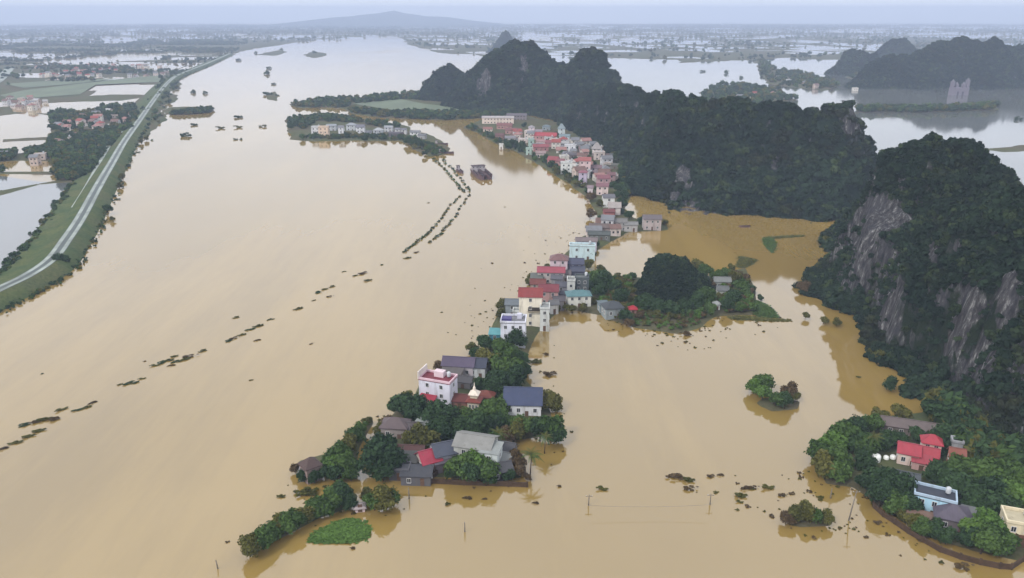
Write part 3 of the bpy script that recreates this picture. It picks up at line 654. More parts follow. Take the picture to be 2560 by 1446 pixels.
# ------------------------------------------------------------------ houses
def gable_roof(w, d, h, rise, oh=.45, th=.16):
    b = MB(); W, D = w / 2 + oh, d / 2 + oh; e = -oh * rise / (d / 2)
    for s in (-1, 1):
        V = [(-W, s * D, h + e), (W, s * D, h + e), (W, 0, h + rise), (-W, 0, h + rise)]
        V += [(x, y, z + th) for x, y, z in V]
        F = [(0, 1, 2, 3), (7, 6, 5, 4), (0, 4, 5, 1), (2, 6, 7, 3), (1, 5, 6, 2), (0, 3, 7, 4)]
        b.add(V, F if s > 0 else [f[::-1] for f in F])
    return b
def hip_roof(w, d, h, rise, oh=.5, th=.16):
    W, D = w / 2 + oh, d / 2 + oh; rl = max(0.02, W - D) if w >= d else .02; rd = .02 if w >= d else max(.02, D - W)
    e = -oh * rise / (min(w, d) / 2); V = []
    for t in (0, th):
        V += [(-W, -D, h + e + t), (W, -D, h + e + t), (W, D, h + e + t), (-W, D, h + e + t), (-rl, -rd, h + rise + t), (rl, -rd, h + rise + t), (rl, rd, h + rise + t), (-rl, rd, h + rise + t)]
    top = [(0, 1, 5, 4), (1, 2, 6, 5), (2, 3, 7, 6), (3, 0, 4, 7), (4, 5, 6, 7)]
    F = [tuple(i + 8 for i in f) for f in top] + [f[::-1] for f in top] + [(0, 1, 9, 8)[::1], (1, 2, 10, 9), (2, 3, 11, 10), (3, 0, 8, 11)]
    return MB().add(V, F)
_wm = {}
def win_meshes(w, h):
    k = (round(w, 2), round(h, 2))
    if k not in _wm:
        f = MB(); t = .09
        f.box(-w / 2 - t, w / 2 + t, -.10, .02, h / 2, h / 2 + t); f.box(-w / 2 - t, w / 2 + t, -.16, .02, -h / 2 - t, -h / 2)
        f.box(-w / 2 - t, -w / 2, -.10, .02, -h / 2, h / 2); f.box(w / 2, w / 2 + t, -.10, .02, -h / 2, h / 2); f.box(-.03, .03, -.07, .02, -h / 2, h / 2)
        _wm[k] = (f.me('window', FRAME), MB().box(-w / 2, w / 2, -.035, .02, -h / 2, h / 2).me('pane', GLASS))
    return _wm[k]
DOORME = MB().box(-.5, .5, -.06, .02, 0, 2.1).me('door', DOORM)
def put_window(root, x, y, z, rz, w=.9, h=1.2, pane=True):
    f, p = win_meshes(w, h); o = ob('window', f if pane else p, root, (x, y, z), rz)
    if pane: ob('pane', p, o)
    return o
def house(px, py, w, d, h, rot, wall, roof, kind='gable', rise=None, label=None, short=None, storeys=None, wins=None, cat='house', name='house', door=True, z0=-.8, group=None, sills=True, parapet=None, wall_roof=False, oh=.45, near=None, win=(.9, 1.2)):
    p = G(px, py, h); rz = R(rot); root = empty(name, (p.x, p.y, 0), rz)
    rise = rise if rise is not None else min(w, d) * .28
    near = (p.y < 520) if near is None else near
    b = MB()
    if kind == 'gable':
        V = [(-w / 2, -d / 2, z0), (w / 2, -d / 2, z0), (w / 2, d / 2, z0), (-w / 2, d / 2, z0), (-w / 2, -d / 2, h), (w / 2, -d / 2, h), (w / 2, d / 2, h), (-w / 2, d / 2, h), (-w / 2, 0, h + rise), (w / 2, 0, h + rise)]
        b.add(V, [(0, 1, 5, 4), (2, 3, 7, 6), (1, 2, 6, 9, 5), (3, 0, 4, 8, 7), (4, 5, 6, 7)])
    elif kind == 'shed':
        V = [(-w / 2, -d / 2, z0), (w / 2, -d / 2, z0), (w / 2, d / 2, z0), (-w / 2, d / 2, z0), (-w / 2, -d / 2, h), (w / 2, -d / 2, h), (w / 2, d / 2, h + rise), (-w / 2, d / 2, h + rise)]
        b.add(V, [(0, 1, 5, 4), (2, 3, 7, 6), (1, 2, 6, 5), (3, 0, 4, 7), (4, 5, 6, 7)])
    else: b.box(-w / 2, w / 2, -d / 2, d / 2, z0, h)
    b.build('wall', wallmat(wall), root)
    rm = roofmat(roof, kind != 'flat')
    if kind == 'gable':
        ro = gable_roof(w, d, h, rise, oh).build('roof', rm, root)
        if near: MB().box(-w / 2 - oh, w / 2 + oh, -.16, .16, h + rise + .10, h + rise + .24).build('ridge_cap', roofmat(tuple(int(c * .8 + 30) for c in roof), False), ro)
    elif kind == 'hip': hip_roof(w, d, h, rise, oh).build('roof', rm, root)
    elif kind == 'shed':
        W, D = w / 2 + .35, d / 2 + .35; k = rise / d
        V = [(-W, -D, h - .35 * k), (W, -D, h - .35 * k), (W, D, h + rise + .35 * k), (-W, D, h + rise + .35 * k)]; V += [(x, y, z + .15) for x, y, z in V]
        MB().add(V, [(3, 2, 1, 0), (4, 5, 6, 7), (0, 1, 5, 4), (1, 2, 6, 5), (2, 3, 7, 6), (3, 0, 4, 7)]).build('roof', rm, root)
    else:
        MB().box(-w / 2 - .12, w / 2 + .12, -d / 2 - .12, d / 2 + .12, h + .004, h + .22).build('roof', rm, root)
        pr = MB(); t, hp = .18, .85
        pr.box(-w / 2 - .15, w / 2 + .15, -d / 2 - .15, -d / 2 + t, h + .224, h + hp); pr.box(-w / 2 - .15, w / 2 + .15, d / 2 - t, d / 2 + .15, h + .224, h + hp)
        pr.box(-w / 2 - .15, -w / 2 + t, -d / 2 + t, d / 2 - t, h + .224, h + hp); pr.box(w / 2 - t, w / 2 + .15, -d / 2 + t, d / 2 - t, h + .224, h + hp)
        pr.build('parapet', wallmat(parapet or wall), root)
        if w > 5: MB().lathe([(.55, 0), (.6, .15), (.6, 1.3), (.35, 1.55)], 10, (w * .3, d * .22, h + .5)).build('roof_tank', plain('steel_tank', (176, 180, 184), .35, .2), root, True)
    st = storeys or max(1, int(round(h / 3.2))); sh = h / st
    cam_l = Vector((-p.x, -p.y)); ca, sa = math.cos(rz), math.sin(rz)
    faces = [((0, -1), w, 0.0), ((1, 0), d, R(90)), ((-1, 0), d, R(-90))]
    ww, wh = win
    for (nx, ny), length, fr_ in faces:
        nwx, nwy = nx * ca - ny * sa, nx * sa + ny * ca
        if nwx * cam_l.x + nwy * cam_l.y <= 0: continue
        n = max(1, int(length / (2.6 if near else 3.6))) if wins is None else (wins if ny else max(1, wins // 2))
        for s in range(st):
            for k in range(n):
                t = ((k + .5) / n - .5) * length * .9; zc = s * sh + sh * .55
                isd = door and s == 0 and ny and k == n // 2
                x, y = (t, -d / 2) if ny else (nx * w / 2, t)
                if isd: ob('door', DOORME, root, (x, y, .1), fr_)
                elif zc - wh / 2 > .35: put_window(root, x, y, zc, fr_, ww if near else ww * 1.15, min(wh, sh * .55), near)
    if label: tag(root, label, cat, group)
    sx, sy = px, py
    LM.append((sx, sy, short or ('the ' + (label or name))))
    root['_l'] = 0; del root['_l']
    return root
V_ = 'houses on the river bank'
FI = 'houses of the front island'
# front island
o = house(1095, 946, 10, 5.6, 8.6, -20, (222, 222, 236), (150, 62, 78), 'flat', storeys=3, wins=2, parapet=(226, 196, 206), group=FI, label='lilac-white three-storey house with a red roof terrace', short='the lilac-white three-storey house')
MB().box(-1.4, 1.6, .2, 2.2, 8.83, 10.6).build('stair_head', wallmat((225, 205, 212)), o)
MB().box(-5.2, -4.9, -3, 3, 8.9, 11.2).build('side_screen', wallmat((236, 226, 220)), o)
house(1072, 993, 4.6, 3.4, 3.6, -20, (190, 150, 150), (196, 62, 84), 'shed', 1.1, group=FI, label='lean-to with a bright red roof below the lilac-white house', short='the red-roofed lean-to', wins=1)
house(1148, 906, 10, 5.4, 4.6, -8, (198, 190, 196), (104, 92, 118), 'gable', 1.8, group=FI, label='white-gabled house with a long slate-violet roof', short='the slate-violet roof')
house(1195, 908, 5.5, 6, 4.4, -8, (205, 210, 212), (74, 80, 100), 'gable', 1.7, group=FI, label='pale house with a dark blue-grey roof beside the slate-violet one', short='the dark blue-grey roof')
house(1128, 934, 6.5, 4.5, 3.2, -15, (150, 142, 138), (112, 106, 104), 'shed', .9, group=FI, label='low grey-brown shed right behind the lilac-white house', short='the low grey-brown shed')
house(1160, 948, 5, 4, 3, -12, (128, 124, 124), (92, 90, 94), 'gable', 1.0, group=FI, label='small grey shed between the lilac-white house and the grove', short='the small grey shed')
house(1152, 995, 4.6, 4, 3, -10, (150, 110, 100), (128, 66, 62), 'gable', 1.2, group=FI, label='low house with a dull red roof left of the temple tower', short='the dull red roof', wins=1)
house(1216, 986, 4.4, 3.6, 3.2, -10, (160, 112, 98), (146, 76, 62), 'hip', 1.2, group=FI, label='low house with a brick-red roof right of the temple tower', short='the brick-red roof', wins=1)
house(1308, 994, 10.6, 8.4, 4.4, -3, (232, 234, 238), (74, 86, 122), 'gable', 3.2, wins=4, group=FI, label='white hall with a large steep slate-blue roof', short='the slate-blue-roofed hall', door=True)
house(1060, 1046, 3, 3, 4.5, -15, (220, 224, 222), (170, 178, 174), 'hip', .8, group=FI, label='tiny white house almost hidden among dark trees', short='the tiny white house', wins=1)
house(988, 1058, 7, 5, 4.2, -6, (160, 150, 148), (120, 104, 106), 'hip', 1.7, group=FI, label='grey house with a brown hipped roof at the left shore', short='the brown hipped roof')
house(1026, 1066, 4.6, 4, 3.4, -6, (140, 128, 126), (104, 94, 98), 'gable', 1.2, group=FI, label='small annex with a mauve-brown roof by the left shore', short='the mauve-brown annex', wins=1)
house(1024, 1122, 7.5, 3.4, 2.8, -4, (118, 96, 88), (104, 66, 62), 'gable', 1.0, group=FI, label='long low shed with a rusty dark red roof', short='the rusty long shed')
house(1012, 1146, 6.5, 4, 2.8, -3, (112, 112, 106), (96, 98, 96), 'shed', .7, group=FI, label='low shed with a dull grey-green roof', short='the grey-green shed')
house(1000, 1170, 5, 3.6, 2.6, -3, (92, 92, 98), (72, 76, 86), 'flat', group=FI, label='small dark flat-roofed shed nearest the left shore', short='the small dark shed')
house(1042, 1180, 7.4, 4.2, 2.7, -3, (98, 98, 104), (82, 84, 92), 'shed', .5, group=FI, label='dark slate-roofed shed at the front shore', short='the dark front shed')
house(1071, 1142, 4.8, 5.4, 3.6, 28, (196, 176, 170), (196, 66, 90), 'gable', 2.0, group=FI, label='small house with a crimson roof in the front yard', short='the crimson roof', wins=1)
house(1117, 1120, 7.4, 6, 4.6, 22, (176, 178, 188), (92, 98, 116), 'gable', 1.8, group=FI, label='house with a slate-grey gable roof beside the crimson one', short='the slate-grey gable roof')
house(1106, 1150, 4.4, 3, 3, 24, (120, 112, 118), (112, 104, 116), 'shed', .6, group=FI, label='little lean-to under the slate-grey gable roof', short='the little lean-to', wins=1)
o = house(1190, 1102, 9.6, 7.4, 6.6, -16, (186, 188, 184), (170, 170, 166), 'gable', 1.6, storeys=2, wins=2, group=FI, label='big pale grey concrete house in the middle of the front yard', short='the big grey concrete house')
house(1228, 1122, 4.6, 4.6, 6.4, -16, (206, 214, 214), (178, 184, 182), 'shed', .7, storeys=2, wins=1, group=FI, label='whitish wing on the right of the big grey house', short='the whitish wing')
house(1262, 1118, 5.4, 4.6, 3.6, -18, (120, 118, 120), (94, 94, 100), 'gable', 1.5, group=FI, label='dark grey roof behind the small pale roof', short='the dark grey back roof')
house(1256, 1140, 5, 3.6, 3.2, -18, (170, 172, 172), (168, 172, 172), 'gable', 1.1, group=FI, label='small outbuilding with a pale grey roof', short='the small pale grey roof')
house(1248, 1168, 5.6, 4.4, 2.8, 18, (96, 94, 96), (86, 86, 92), 'gable', 1.2, group=FI, label='charcoal-roofed shed at the right front of the island', short='the charcoal-roofed shed')
house(775, 1158, 3.8, 3.8, 4.6, 40, (150, 132, 128), (98, 76, 72), 'hip', 1.6, group=FI, label='little brown-roofed hut on the leafy left islet', short='the brown-roofed hut', wins=1)
house(772, 1180, 4.6, 2.6, 2.0, 5, (150, 146, 150), (140, 136, 138), 'flat', group=FI, label='low grey porch below the little brown-roofed hut', short='the low grey porch', wins=1)
house(900, 1264, 2.2, 1.8, 1.3, 10, (226, 206, 206), (205, 190, 190), 'hip', .5, group=FI, label='tiny whitish shrine between two clumps of bushes', short='the tiny whitish shrine', wins=1, cat='shrine', name='shrine')
# temple tower
p = G(1186, 985, 6); t = empty('temple_tower', (p.x, p.y, 0), R(-12))
CREAM = wallmat((226, 212, 190)); TILE = roofmat((150, 70, 58), False)
MB().box(-1.7, 1.7, -1.7, 1.7, -.8, 4.4).build('base', CREAM, t)
hip_roof(3.6, 3.6, 4.404, .9, .5, .14).build('lower_roof', TILE, t)
MB().box(-1.05, 1.05, -1.05, 1.05, 5.0, 6.5).build('upper_storey', CREAM, t)
hip_roof(2.2, 2.2, 6.504, 1.0, .45, .12).build('upper_roof', wallmat((232, 220, 206)), t)
MB().lathe([(.5, 7.3), (.42, 8.0), (.16, 8.6), (.1, 9.4), (.02, 9.8)], 8).build('spire', wallmat((236, 224, 210)), t)
for k in (-1, 0, 1): put_window(t, k * .95, -1.7, 2.6, 0, .5, 1.3)
tag(t, 'small cream temple tower with stepped roofs and a spire', 'temple'); LM.append((1186, 985, 'the temple tower'))
# river front, near part
o = house(1284, 800, 8.6, 7, 9.6, -4, (226, 228, 240), (150, 150, 156), 'flat', storeys=3, wins=3, group=V_, label='white and lavender flat-roofed house with an indigo roof shelter', short='the lavender flat-roofed house')
MB().box(-4.0, -.6, -3.2, -.4, 9.83, 11.2).build('roof_shelter', plain('indigo_sheet', (66, 60, 112), .5), o)
MB().box(1.2, 2.8, .4, 2.0, 9.83, 11.6).build('water_tank_room', wallmat((206, 206, 220)), o)
house(1238, 832, 3.8, 3.4, 5.0, -6, (60, 130, 150), (110, 186, 192), 'shed', .8, group=V_, label='little teal house with a cyan roof at the water edge', short='the little teal house', wins=1)
o = house(1327, 733, 8.4, 8, 12.2, -3, (238, 230, 212), (168, 72, 70), 'gable', 2.0, storeys=4, wins=1, group=V_, label='tall cream four-storey house with a red roof', short='the tall cream house', door=False)
MB().box(-1.0, 4.0, -4.9, -4.0, 6.3, 6.5).build('balcony', wallmat((150, 140, 120)), o)
MB().box(-.9, 3.8, -4.06, -3.98, 6.5, 8.0).build('balcony_shade_panel', plain('painted_recess_shade', (60, 54, 44), .8), o)  # dark panel on the wall face, its colour standing for the gap's shade
house(1362, 768, 3.4, 5.5, 8.6, -3, (208, 212, 210), (176, 180, 180), 'flat', storeys=3, wins=1, group=V_, label='narrow whitish balcony house right of the tall cream house', short='the narrow balcony house')
house(1281, 756, 5, 5.4, 5.4, -4, (150, 158, 164), (132, 142, 150), 'gable', 1.3, group=V_, label='grey-blue roof left of the tall cream house', short='the grey-blue roof')
house(1296, 778, 4, 3.4, 4.8, -4, (206, 210, 210), (170, 178, 178), 'flat', group=V_, label='small white flat roof in front of the tall cream house', short='the small white flat roof', wins=1)
house(1372, 722, 7.5, 6, 6.2, -4, (190, 152, 148), (150, 70, 80), 'gable', 1.8, group=V_, label='house with a dark red roof behind the tall cream house', short='the dark red roof')
house(1345, 706, 6, 4, 5.0, -4, (170, 150, 140), (140, 76, 70), 'gable', 1.4, group=V_, label='brown-red roof peeping over the tall cream house', short='the brown-red roof')
house(1378, 676, 11.5, 5.5, 5.6, -4, (196, 186, 184), (188, 88, 104), 'gable', 1.5, group=V_, label='long house with a rose-red roof on the river front', short='the long rose-red roof')
house(1342, 692, 5, 4, 3.6, -4, (140, 142, 138), (120, 126, 120), 'shed', .8, group=V_, label='grey-green shed below the long rose-red roof', short='the grey-green riverside shed', wins=1)
house(1398, 645, 7.6, 6, 8.4, -6, (214, 196, 204), (150, 112, 112), 'hip', 1.8, storeys=3, wins=2, group=V_, label='tall pinkish house with a brown hipped roof', short='the tall pinkish house')
house(1440, 655, 6.5, 6, 6.4, -4, (112, 114, 136), (88, 92, 118), 'gable', 1.6, group=V_, label='house with an indigo-grey roof beside the pinkish house', short='the indigo-grey roof')
house(1444, 675, 6, 5, 4.6, -4, (96, 98, 118), (82, 86, 108), 'shed', .8, group=V_, label='dark indigo shed below the indigo-grey roof', short='the dark indigo shed', wins=1)
house(1456, 614, 12, 4.4, 7.0, -4, (206, 228, 234), (196, 206, 206), 'flat', storeys=2, wins=2, group=V_, label='long pale cyan house between the two waters', short='the pale cyan house')
house(1466, 600, 10, 4, 7.2, -4, (204, 198, 214), (150, 136, 136), 'gable', 1.1, group=V_, label='mauve-white house just behind the pale cyan one', short='the mauve-white house')
house(1455, 694, 5.6, 5, 8.2, -5, (86, 94, 98), (120, 126, 126), 'flat', storeys=3, wins=2, group=V_, label='dark slate three-storey house by the grove', short='the dark slate house')
house(1428, 700, 3.2, 5, 7.8, -5, (204, 206, 202), (160, 162, 160), 'flat', storeys=2, wins=1, group=V_, label='narrow white house left of the dark slate house', short='the narrow white house')
house(1446, 734, 9.4, 5.6, 5.4, 4, (224, 224, 216), (112, 156, 162), 'hip', 1.4, storeys=2, wins=3, group=V_, label='white house with a teal roof on a mud bank', short='the teal-roofed house')
house(1404, 712, 4.6, 4, 5.0, -8, (150, 150, 158), (104, 106, 118), 'gable', 1.2, group=V_, label='small grey house squeezed between red roofs and slate house', short='the squeezed grey house', wins=1)
house(1412, 732, 4.6, 4, 4.2, -8, (120, 118, 130), (92, 94, 106), 'hip', 1.1, group=V_, label='small slate-roofed house left of the teal roof', short='the small slate-roofed house', wins=1)
for q_, (px, py, w, rc, wc, lb) in enumerate([(1392, 694, 4.4, (112, 112, 122), (160, 158, 164), 'little slate roof between the rose-red roof and the slate house'), (1414, 682, 4, (128, 120, 122), (196, 190, 190), 'little mauve roof right of the rose-red roof'), (1396, 748, 4, (104, 98, 104), (150, 144, 144), 'little grey roof at the water below the dark red one'), (1418, 664, 3.6, (150, 148, 152), (206, 204, 206), 'tiny white house behind the pinkish house'), (1384, 758, 3.2, (140, 140, 142), (214, 214, 212), 'tiny pale shed right of the narrow balcony house')]):
    house(px, py, w, w * .9, 4.2, -6 + 5 * q_, wc, rc, 'gable', 1.1, lb, 'the ' + ' '.join(lb.split()[:3]), wins=1, group=V_)
house(1531, 764, 7, 6, 4.6, 12, (150, 160, 164), (86, 92, 98), 'hip', 1.8, group=V_, label='house with a charcoal hipped roof at the island shore', short='the charcoal hipped roof')
house(1508, 760, 3.6, 3.4, 3.4, 12, (150, 164, 170), (120, 136, 142), 'shed', .6, group=V_, label='small blue-grey shed left of the charcoal hipped roof', short='the blue-grey shed', wins=1)
house(1582, 770, 2.8, 2.4, 2.8, 0, (190, 150, 146), (204, 44, 62), 'hip', .9, group=V_, label='tiny kiosk with a bright red roof on the island shore', short='the tiny red-roofed kiosk', wins=1, cat='kiosk', name='kiosk')
house(1805, 700, 6.5, 4.4, 4.0, -4, (176, 180, 176), (150, 154, 152), 'gable', 1.2, group=V_, label='pale grey house among the trees right of the crag', short='the pale grey island house')
house(1806, 722, 4.4, 4, 3.6, -4, (200, 204, 200), (126, 130, 130), 'gable', 1.1, group=V_, label='small white house below the pale grey island house', short='the small white island house', wins=1)
house(1792, 758, 2.2, 2.2, 3.2, 0, (216, 218, 214), (186, 190, 188), 'hip', .8, group=V_, label='white hut at the foot of the island grove', short='the white grove hut', wins=1, cat='hut', name='hut')
house(1630, 545, 9.5, 6, 6.4, -2, (188, 176, 176), (132, 122, 126), 'gable', 1.6, storeys=2, wins=3, group=V_, label='stone-coloured temple hall at the foot of the ridge', short='the stone-coloured hall')
house(1500, 566, 11, 5, 4.6, -6, (156, 142, 138), (132, 116, 112), 'gable', 1.4, group=V_, label='long house with a brown roof on the narrow strip', short='the long brown roof')
house(1498, 584, 11, 4.6, 3.6, -6, (112, 116, 112), (98, 106, 104), 'gable', 1.2, group=V_, label='low house with a grey-green roof on the narrow strip', short='the low grey-green roof')
house(1548, 553, 8, 5, 5, -6, (180, 176, 176), (146, 144, 142), 'gable', 1.4, group=V_, label='grey house between the long brown roof and the stone hall', short='the grey strip house')
house(1577, 560, 7, 4, 4, -3, (186, 184, 184), (160, 160, 158), 'gable', 1.1, group=V_, label='low whitish house left of the stone-coloured hall', short='the low whitish house')
# river-front village, upper part
UP = [
 (1245, 294, 34, 8, 7.5, 3, (236, 218, 206), (214, 206, 206), 'gable', 1.5, 'long cream school-like block at the far end of the village'),
 (1292, 288, 22, 8, 6, 4, (150, 142, 146), (128, 120, 128), 'gable', 1.8, 'long mauve-grey roof beside the cream block'),
 (1220, 322, 10, 7, 5.5, -6, (226, 208, 196), (178, 126, 118), 'gable', 1.6, 'cream house with an orange-brown roof at the river tip'),
 (1262, 313, 18, 7, 5, -8, (180, 140, 132), (158, 104, 100), 'gable', 2.0, 'long brick-brown roof in front of the cream block'),
 (1280, 325, 14, 7, 5, -8, (178, 140, 134), (150, 98, 96), 'gable', 1.8, 'second brick-brown roof below the long one'),
 (1250, 338, 9, 7, 5, -10, (150, 118, 112), (128, 84, 84), 'gable', 1.6, 'dark brown-red house by the river bank trees'),
 (1276, 344, 11, 6, 5, -10, (210, 206, 210), (160, 158, 164), 'gable', 1.4, 'grey-white house above the river bank trees'),
 (1329, 318, 6.5, 6, 10.5, -5, (230, 212, 216), (196, 190, 196), 'hip', 1.6, 'slim pinkish-white tower house behind the red roofs'),
 (1346, 328, 8, 6, 7.5, -5, (220, 214, 222), (172, 160, 168), 'gable', 1.4, 'white house with a mauve roof behind the red roofs'),
 (1366, 316, 9, 6, 5, -5, (160, 170, 176), (136, 152, 160), 'hip', 1.5, 'blue-grey hipped roof at the foot of the ridge'),
 (1404, 320, 8, 6, 7.5, -5, (216, 226, 230), (172, 190, 198), 'hip', 4.0, 'pale blue-white house with a pointed roof under the ridge'),
 (1412, 340, 11, 6, 6.5, -8, (206, 220, 222), (150, 170, 178), 'gable', 1.5, 'pale aqua house right of the big red roof'),
 (1360, 338, 24, 9, 5, -6, (196, 150, 146), (208, 84, 92), 'gable', 2.4, 'broad bright red roof in the middle of the village'),
 (1352, 353, 9, 5, 5, -6, (226, 206, 206), (200, 160, 160), 'gable', 1.2, 'pinkish-white house under the broad red roof'),
 (1382, 356, 14, 7, 5, -8, (180, 138, 138), (170, 96, 104), 'gable', 1.8, 'rose-brown roof below the broad red roof'),
 (1352, 366, 15, 7, 5, -8, (176, 130, 130), (176, 92, 98), 'gable', 1.8, 'dull red roof nearest the bank trees'),
 (1328, 350, 6, 7, 7.5, -8, (176, 200, 192), (150, 178, 172), 'flat', 0, 'pale green block left of the red roofs'),
 (1322, 372, 5.5, 6, 6, -8, (178, 200, 190), (160, 184, 176), 'flat', 0, 'small pale green block on the river bank'),
 (1352, 382, 9, 6, 5, -10, (206, 188, 186), (186, 160, 158), 'gable', 1.4, 'pinkish-grey house on the river bank'),
 (1426, 364, 11, 6, 7, -6, (232, 232, 236), (196, 196, 200), 'flat', 0, 'white two-storey block in the right half of the village'),
 (1458, 370, 8, 6, 5, -6, (206, 188, 190), (180, 150, 152), 'gable', 1.5, 'pinkish roof right of the white block'),
 (1492, 370, 9, 7, 7, -6, (228, 220, 218), (206, 198, 196), 'hip', 4.4, 'whitish house with a steep pointed roof'),
 (1436, 386, 18, 6, 4.5, -8, (134, 124, 126), (112, 104, 110), 'gable', 1.3, 'long grey-brown roof below the white block'),
 (1502, 388, 15, 6, 4.2, -8, (146, 124, 118), (128, 108, 104), 'gable', 1.3, 'long brown roof under the steep pointed house'),
 (1540, 388, 11, 6, 4, -8, (130, 134, 136), (112, 120, 124), 'gable', 1.2, 'blue-grey roof at the ridge foot, rightmost of its row'),
 (1384, 398, 9, 8, 6, -14, (190, 140, 136), (178, 84, 90), 'gable', 2.0, 'square red-roofed house on the river bend'),
 (1402, 402, 6, 6, 6, -14, (190, 150, 150), (164, 104, 110), 'gable', 1.5, 'rose roof left of the white three-storey house'),
 (1416, 408, 9.5, 7, 9, -8, (228, 230, 228), (186, 188, 188), 'flat', 0, 'white three-storey house with rows of windows'),
 (1462, 400, 10, 8, 12, -5, (232, 206, 206), (196, 110, 104), 'gable', 2.0, 'tall pink house with an orange-red roof'),
 (1458, 430, 6.4, 6, 9.5, -5, (196, 184, 206), (176, 110, 124), 'hip', 1.2, 'tall lilac house in front of the tall pink one'),
 (1490, 418, 9, 6, 6, -5, (176, 160, 168), (150, 120, 128), 'gable', 1.5, 'mauve roof right of the tall pink house'),
 (1530, 412, 12, 6, 3.6, -5, (130, 128, 118), (116, 118, 108), 'gable', 1.1, 'olive-grey roof on the slope behind the tall pink house'),
 (1508, 444, 9.5, 8, 7, -5, (200, 166, 170), (164, 102, 112), 'gable', 1.8, 'big rose-mauve roof near the slope'),
 (1528, 436, 6, 6, 6, -5, (190, 160, 160), (150, 108, 112), 'gable', 1.4, 'small rose-brown roof against the slope'),
 (1506, 464, 8.5, 6, 7, -5, (232, 212, 208), (158, 112, 120), 'gable', 1.5, 'pinkish-white house with two windows near the slope'),
 (1476, 468, 4, 5, 5, -5, (216, 206, 210), (170, 150, 158), 'gable', 1.1, 'little white house at the water below the lilac one'),
 (1521, 492, 8, 6, 7.2, -4, (232, 232, 230), (128, 128, 136), 'gable', 1.5, 'white house with arched windows on the strip'),
 (1536, 516, 8, 5, 6, -4, (226, 216, 212), (206, 196, 192), 'gable', 2.4, 'white-gabled house where the strip bends'),
 (1522, 528, 7, 5, 4.5, -4, (176, 110, 106), (140, 80, 80), 'gable', 1.2, 'low dark red house on the strip bend'),
 (1253, 362, 4, 4, 4.2, -8, (228, 228, 226), (196, 198, 196), 'flat', 0, 'small white pump house at the river bank trees'),
]
rq0 = random.Random(4)
for (px, py, w, d, h, rot, wc, rc, kd, rs, lb) in UP:
    house(px, py, w * (.86 if w < 20 else 1), d * .9, h * .92, rot + rq0.uniform(-9, 9), wc, rc, kd, rs, lb, 'the ' + lb.split(' in front')[0], group='houses of the river village', near=False)
ISL = [
 (790, 318, 8, 7, 9, 0, (226, 226, 228), (196, 196, 200), 'flat', 0, 'white block at the left end of the island village'),
 (809, 318, 9, 7, 9.5, 0, (240, 214, 190), (206, 186, 172), 'flat', 0, 'cream-orange block near the left end of the island village'),
 (830, 314, 9, 6, 5.5, -4, (196, 200, 206), (176, 182, 190), 'gable', 1.4, 'light grey roof right of the cream-orange block'),
 (853, 318, 5, 6, 9, 0, (236, 236, 238), (150, 150, 158), 'gable', 1.5, 'slim white house with a tall gable in the island village'),
 (878, 312, 9, 7, 6, -4, (206, 210, 216), (186, 190, 198), 'hip', 1.8, 'pale hipped house behind the island row'),
 (901, 317, 8, 6, 8.5, 0, (230, 230, 234), (140, 140, 152), 'gable', 2.0, 'white house with tall windows in the island village'),
 (922, 330, 5, 5, 4.5, 0, (196, 198, 204), (128, 128, 138), 'gable', 1.2, 'small grey house right of the tall-windowed one'),
 (946, 325, 9, 7, 6, -4, (196, 200, 206), (206, 210, 214), 'hip', 2.0, 'house with a pale domed-looking hip roof'),
 (972, 318, 8, 6, 5, -4, (214, 216, 220), (186, 190, 196), 'gable', 1.4, 'whitish house behind the brown island shed'),
 (994, 323, 5, 5, 5, -4, (226, 226, 228), (150, 150, 158), 'gable', 1.2, 'first little white house right of the brown shed'),
 (1010, 324, 5, 5, 5, -4, (226, 226, 228), (140, 140, 150), 'gable', 1.2, 'second little white house right of the brown shed'),
 (990, 333, 13, 6, 3.6, -4, (120, 112, 118), (104, 98, 106), 'gable', 1.2, 'long brown shed on the island waterfront'),
 (1038, 330, 9, 6, 5, -10, (230, 230, 230), (150, 152, 156), 'gable', 1.4, 'white house at the right end of the island village'),
 (1056, 338, 7, 5, 4, -14, (176, 176, 178), (134, 136, 140), 'gable', 1.2, 'grey house where the island tail begins'),
]
for (px, py, w, d, h, rot, wc, rc, kd, rs, lb) in ISL:
    house(px, py, w, d, h, rot, wc, rc, kd, rs, lb, 'the ' + lb, group='houses of the island village', near=False)
# village under the big karst
RV = 'houses under the big karst'
house(2272, 1124, 4.8, 4.4, 4.2, -24, (226, 206, 196), (204, 76, 92), 'gable', 1.7, wins=2, group=RV, label='cream house with a red gable roof, leftmost of the red roofs', short='the leftmost red roof')
house(2314, 1130, 5.6, 3.2, 3.8, -24, (206, 170, 164), (206, 78, 92), 'gable', 1.4, wins=2, group=RV, label='long red roof joined behind the leftmost red roof', short='the long red roof')
house(2304, 1150, 4.2, 3.4, 2.9, -24, (196, 160, 156), (196, 84, 96), 'shed', 1.0, wins=1, group=RV, label='lower red porch roof in the red-roofed courtyard', short='the red porch roof')
house(2330, 1100, 4.4, 3.4, 5.6, -22, (226, 206, 190), (206, 72, 88), 'hip', 1.5, wins=2, group=RV, label='two-storey house with a red hipped roof behind the courtyard', short='the red hipped house')
house(2392, 1134, 3.2, 3.2, 5.4, -20, (176, 116, 96), (168, 96, 80), 'gable', 1.4, wins=1, group=RV, label='small brick house right of the red roofs', short='the small brick house')
house(2393, 1104, 2.6, 2.6, 4.6, -20, (160, 162, 166), (150, 154, 158), 'flat', wins=1, group=RV, label='grey tank house behind the small brick house', short='the grey tank house')
house(2280, 1062, 15.5, 4.6, 3.2, -19, (128, 118, 116), (132, 118, 116), 'gable', 1.3, group=RV, label='long low shed with a mauve-brown roof at the back', short='the long mauve-brown shed')
